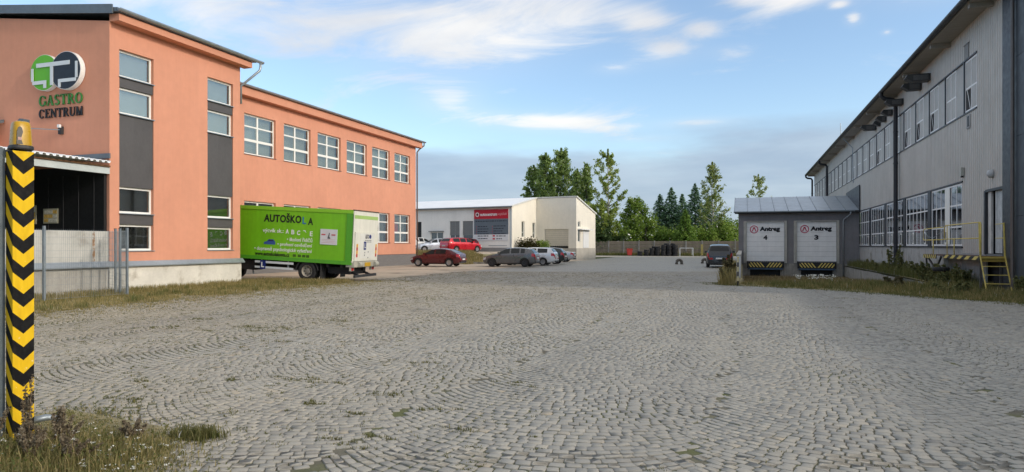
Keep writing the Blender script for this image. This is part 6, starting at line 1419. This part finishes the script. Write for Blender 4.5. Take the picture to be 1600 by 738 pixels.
for i, (x, y, z, h, r, n, lb) in enumerate(((8.3, 31.4, 0, .85, .5, 900, 'broad green weed growing under the yellow platform'), (7.5, 30.6, 0, .6, .35, 640, 'green weed in front of the platform near the ladder'),
        (8.1, 33.6, 0, .8, .5, 800, 'leafy weed by the concrete platform leg'), (7.6, 32.2, 0, .6, .45, 640, 'low weed before the striped platform edge'), (8.0, 35.4, 0, .9, .5, 800, 'weed under the far, older platform section'),
        (8.4, 38.4, 0, .8, .6, 900, 'tall bushy weed left of the platform against the hall'), (8.5, 40.6, 0, .85, .6, 900, 'tall weed below the window by the platform'), (8.4, 43.3, -.1, 1.35, .5, 900, 'tallest weed beside the black downpipe'),
        (8.4, 45.3, -.1, 1.8, .5, 900, 'slender weed climbing right at the black downpipe'), (8.3, 48.5, -.1, .7, .7, 900, 'bushy weed on the concrete ledge'), (8.3, 52.0, -.1, .8, .6, 800, 'small weed far along the concrete ledge'), (8.7, 26.6, 0, .6, .4, 640, 'weed at the dark hall corner'),
        (6.8, 26.4, 0, .45, .6, 640, 'low weed patch in the rough grass before the platform'), (5.6, 29.0, 0, .5, .6, 640, 'brownish weed at the head of the loading ramp'), (-.6, 30.0, 0, .7, .35, 640, 'weed around the striped bollard'), (-.6, 33.0, 0, 1.0, .4, 800, 'tall weed beside the white parapet'), (-.6, 37.0, 0, 1.1, .4, 800, 'dry tall weed left of the parapet end'))):
    weed(lb, x, y, z, h, r, n, 70+i, leafmat('dry_weed_leaves', [(.08, .075, .03), (.13, .11, .05), (.17, .14, .07)]) if i in (13, 14, 15, 16) else None)
def yarrow(name, label, x, y, z, r, n, seed, hgt=.3, s=.02):
    rg = np.random.default_rng(seed); root = thing(name, label, 'flowers', (x, y, z)); b = MB(); hV = []; 
    for i in range(n):
        a = rg.uniform(0, 6.28); q = r*math.sqrt(rg.uniform(0, 1)); ex, ey, eh = q*math.cos(a), q*math.sin(a), hgt*rg.uniform(.6, 1.1); b.tube([(ex*.8, ey*.8, 0), (ex, ey, eh)], .003, 4)
        hV.append(np.array([ex, ey, eh]) + rg.normal(0, 1, (9, 3))*np.array([s, s, s*.25]))
    C = np.concatenate(hV); V, F, rv = leaf_quads(C, s*.55, 3.0, .9, rg); np_mesh('blossoms', V, F, leafmat('yarrow_white', [(.55, .55, .48), (.72, .72, .66), (.8, .8, .76)], .1), root, rv)
    b.obj('stems', pmat('weed_stem', (.12, .12, .05)), root)
yarrow('white_flowers', 'pale flowering weed clump on the cobbles before dock 3', 2.9, 31.5, 0, .8, 40, 5, .34, .05)
# bank before the workshop
n = 26000; bx, by = RG.uniform(-12, 3.4, n), RG.uniform(-14.4, -8.6, n)
def ss(t): t = np.clip(t, 0, 1); return t*t*(3-2*t)
bz = .95*ss((by+14.3)/5.2)*ss((3.4-bx)/3.2)-.03
a_ = rad(-9.6); xy = np.stack([-23.35+bx*math.cos(a_)-by*math.sin(a_), 68.43+bx*math.sin(a_)+by*math.cos(a_)], 1)
blades('bank_grass', xy, bz, RG.uniform(.08, .35, n), .02, G_DRY)
n = 9000; xy = np.stack([RG.uniform(-25, 6, n), RG.uniform(104.2, 106.8, n)], 1); blades('fence_foot_grass', xy, 0, RG.uniform(.1, .6, n), .03, G_GRN)
# tufts in the joints of the paving
def tufts():
    rg = np.random.default_rng(99); P = []; Hh = []
    n = 9000; y = 4.5+35*rg.uniform(0, 1, n)**1.4; x = -16.4+rg.beta(1.0, 2.6, n)*22; keep = (x < xverge(y)-.3) & ~((x > -.5) & (y > 29)) & (rg.uniform(0, 1, n) < np.where(x < -2.0, 1, .28)); c = np.stack([x, y], 1)[keep]
    for q in c:
        k = int(rg.integers(5, 26)); d_ = math.hypot(*q); e = rg.uniform(.010, .04)*(1+.02*d_); dirn = rg.uniform(0, 3.14); o = rg.normal(0, 1, (k, 2))*np.array([e*1.8, e*.45]); cs, sn = math.cos(dirn), math.sin(dirn)
        P.append(q+np.stack([o[:, 0]*cs-o[:, 1]*sn, o[:, 0]*sn+o[:, 1]*cs], 1)); Hh.append(rg.uniform(.008, .026, k))
    big = [(-9.0, 10.9, .55, 700), (-9.5, 11.05, .35, 400), (-8.6, 10.8, .3, 300), (-4.25, 6.0, .12, 240), (-5.2, 7.05, .2, 260), (-5.0, 6.95, .12, 160), (-5.9, 6.7, .10, 160), (-4.6, 6.9, .09, 140), (-3.55, 5.7, .10, 180), (-3.0, 5.1, .10, 160), (-3.6, 6.6, .12, 180), (-2.9, 6.1, .10, 160), (-2.4, 5.55, .14, 150), (-2.6, 7.6, .14, 160), (-4.4, 8.6, .16, 160), (-7.2, 9.6, .2, 220), (-8.2, 12.6, .3, 260), (-10.8, 10.6, .22, 260), (-11.5, 12.0, .2, 240), (-6.2, 5.5, .14, 220), (-6.9, 6.3, .12, 160), (3.1, 23.0, .3, 160), (2.2, 19.5, .25, 120), (2.4, 17.0, .2, 100), (-3.15, 4.85, .14, 240)]
    for x, y, s, k in big:                                   # several small streaks each, following the joints
        for _ in range(5):
            m_ = max(6, k//7); o = np.array([x, y])+rg.normal(0, 1, 2)*np.array([s*.95, s*.45]); an = rg.uniform(-.5, .5); e_ = rg.normal(0, 1, (m_, 2))*np.array([s*.30, s*.09])
            P.append(o+np.stack([e_[:, 0]*math.cos(an)-e_[:, 1]*math.sin(an), e_[:, 0]*math.sin(an)+e_[:, 1]*math.cos(an)], 1)); Hh.append(rg.uniform(.010, .042, m_))
    P = np.concatenate(P); Hh = np.concatenate(Hh); o = blades('joint_grass', P, -.005, Hh, .004, G_TUF, .9, rg)
tufts()
# foreground weeds round the barrier post
rg = np.random.default_rng(5)
def s_fg(n):
    u = rg.uniform(0, 1, n); v = rg.uniform(0, 1, n); A, B, C_, D = [np.array(q) for q in ((-6.9, 2.7), (-3.6, 3.25), (-4.55, 4.45), (-6.3, 4.85))]
    return (A*((1-u)*(1-v))[:, None]+B*(u*(1-v))[:, None]+C_*(u*v)[:, None]+D*((1-u)*v)[:, None])
sheet('weedy_corner_soil', [[(-6.9, 2.6), (-3.7, 3.1), (-4.2, 4.1), (-4.9, 4.75), (-6.4, 4.95)]], .010, SOIL)
def falloff(xy):  # shorter towards the paving
    d = xy @ FW; r = xy @ RT; return np.clip((6.15-d)/1.0, .12, 1)*np.clip((-2.1-r)/1.2, .15, 1)
xy, ci = clumpy(11000, s_fg, k=26, rg=rg); hh = rg.uniform(.02, .20, len(xy))*rg.uniform(.3, 1.25, len(xy))*falloff(xy)+.015; blades('weed_grass', xy, 0, hh, .0035, G_DRY, .7, rg)
xy, ci = clumpy(5000, s_fg, k=60, rg=rg); hh = rg.uniform(.02, .15, len(xy))*falloff(xy)+.015; blades('weed_grass', xy, 0, hh, .004, G_TUF, .7, rg)
c = clumpy(6500, s_fg, k=90, rg=rg)[0]; V, F, rv = leaf_quads(np.concatenate([c, (rg.uniform(.02, .16, (len(c), 1))*falloff(c)[:, None])], 1), .014, 1.0, .5, rg)
o = np_mesh('weed_herbs', V, F, G_GRN, None, rv); o['kind'] = 'stuff'
c = np.array([-4.45, 4.62])+rg.normal(0, 1, (800, 2))*np.array([.12, .07]); blades('weed_grass', c, 0, rg.uniform(.03, .11, 800), .004, G_TUF, .8, rg)
yarrow('yarrow_patch', 'white yarrow flowers at the bottom left beside the weeds', -4.3, 3.9, 0, .40, 40, 6, .085, .010)
yarrow('yarrow_patch', 'sparse white flowers among the weeds right of the post', -4.95, 4.05, 0, .42, 26, 7, .13, .010)
yarrow('yarrow_patch', 'pale flower heads at the foot of the grey column', -5.35, 3.35, 0, .35, 26, 8, .22, .011)
def dock_plant(label, x, y, h, n, seed, spread=.16):
    rg = np.random.default_rng(seed); root = thing('dried_dock_plant', label, 'plant', (x, y, 0), 0, 'dried weeds by the post'); b = MB(); C = []
    for s in range(n):
        ex, ey = rg.normal(0, spread, 2); eh = h*rg.uniform(.55, 1.0); b.tube([(ex*.2, ey*.2, -.02), (ex*.6, ey*.6, eh*.5), (ex, ey, eh)], [.006, .005, .002], 5)
        m = 150; t = rg.uniform(.35, 1, m); t = np.round(t*16)/16+rg.normal(0, .012, m); a = rg.uniform(0, 6.28, m); rr = .035*(1.15-t*.7)*rg.uniform(.3, 1, m); C.append(np.stack([ex*t+rr*np.cos(a), ey*t+rr*np.sin(a), eh*t], 1))
    V, F, rv = leaf_quads(np.concatenate(C), .011, .2, .7, rg); np_mesh('seed_heads', V, F, leafmat('dock_brown', [(.09, .065, .042), (.16, .12, .075), (.24, .18, .115), (.30, .25, .17)], .3), root, rv); b.obj('stems', pmat('dry_stem', (.20, .14, .08), .9, .2, 6), root)
dock_plant('tall dried brown dock plant right before the chevron post', -5.42, 3.86, .62, 4, 81, .035)
dock_plant('dried brown weed clump right of the chevron post', -5.22, 3.98, .34, 9, 82, .085)
dock_plant('dried weed stalks at the bottom edge below the post', -5.1, 3.68, .26, 9, 83, .09)
dock_plant('thin dried stalks among the weeds between post and yarrow', -4.78, 3.72, .24, 8, 85, .07)
dock_plant('reddish dried stalks behind the yarrow patch', -4.85, 4.35, .20, 7, 86, .06)
dock_plant('pale dried stalks left of the chevron post foot', -5.72, 3.75, .36, 6, 84, .08)
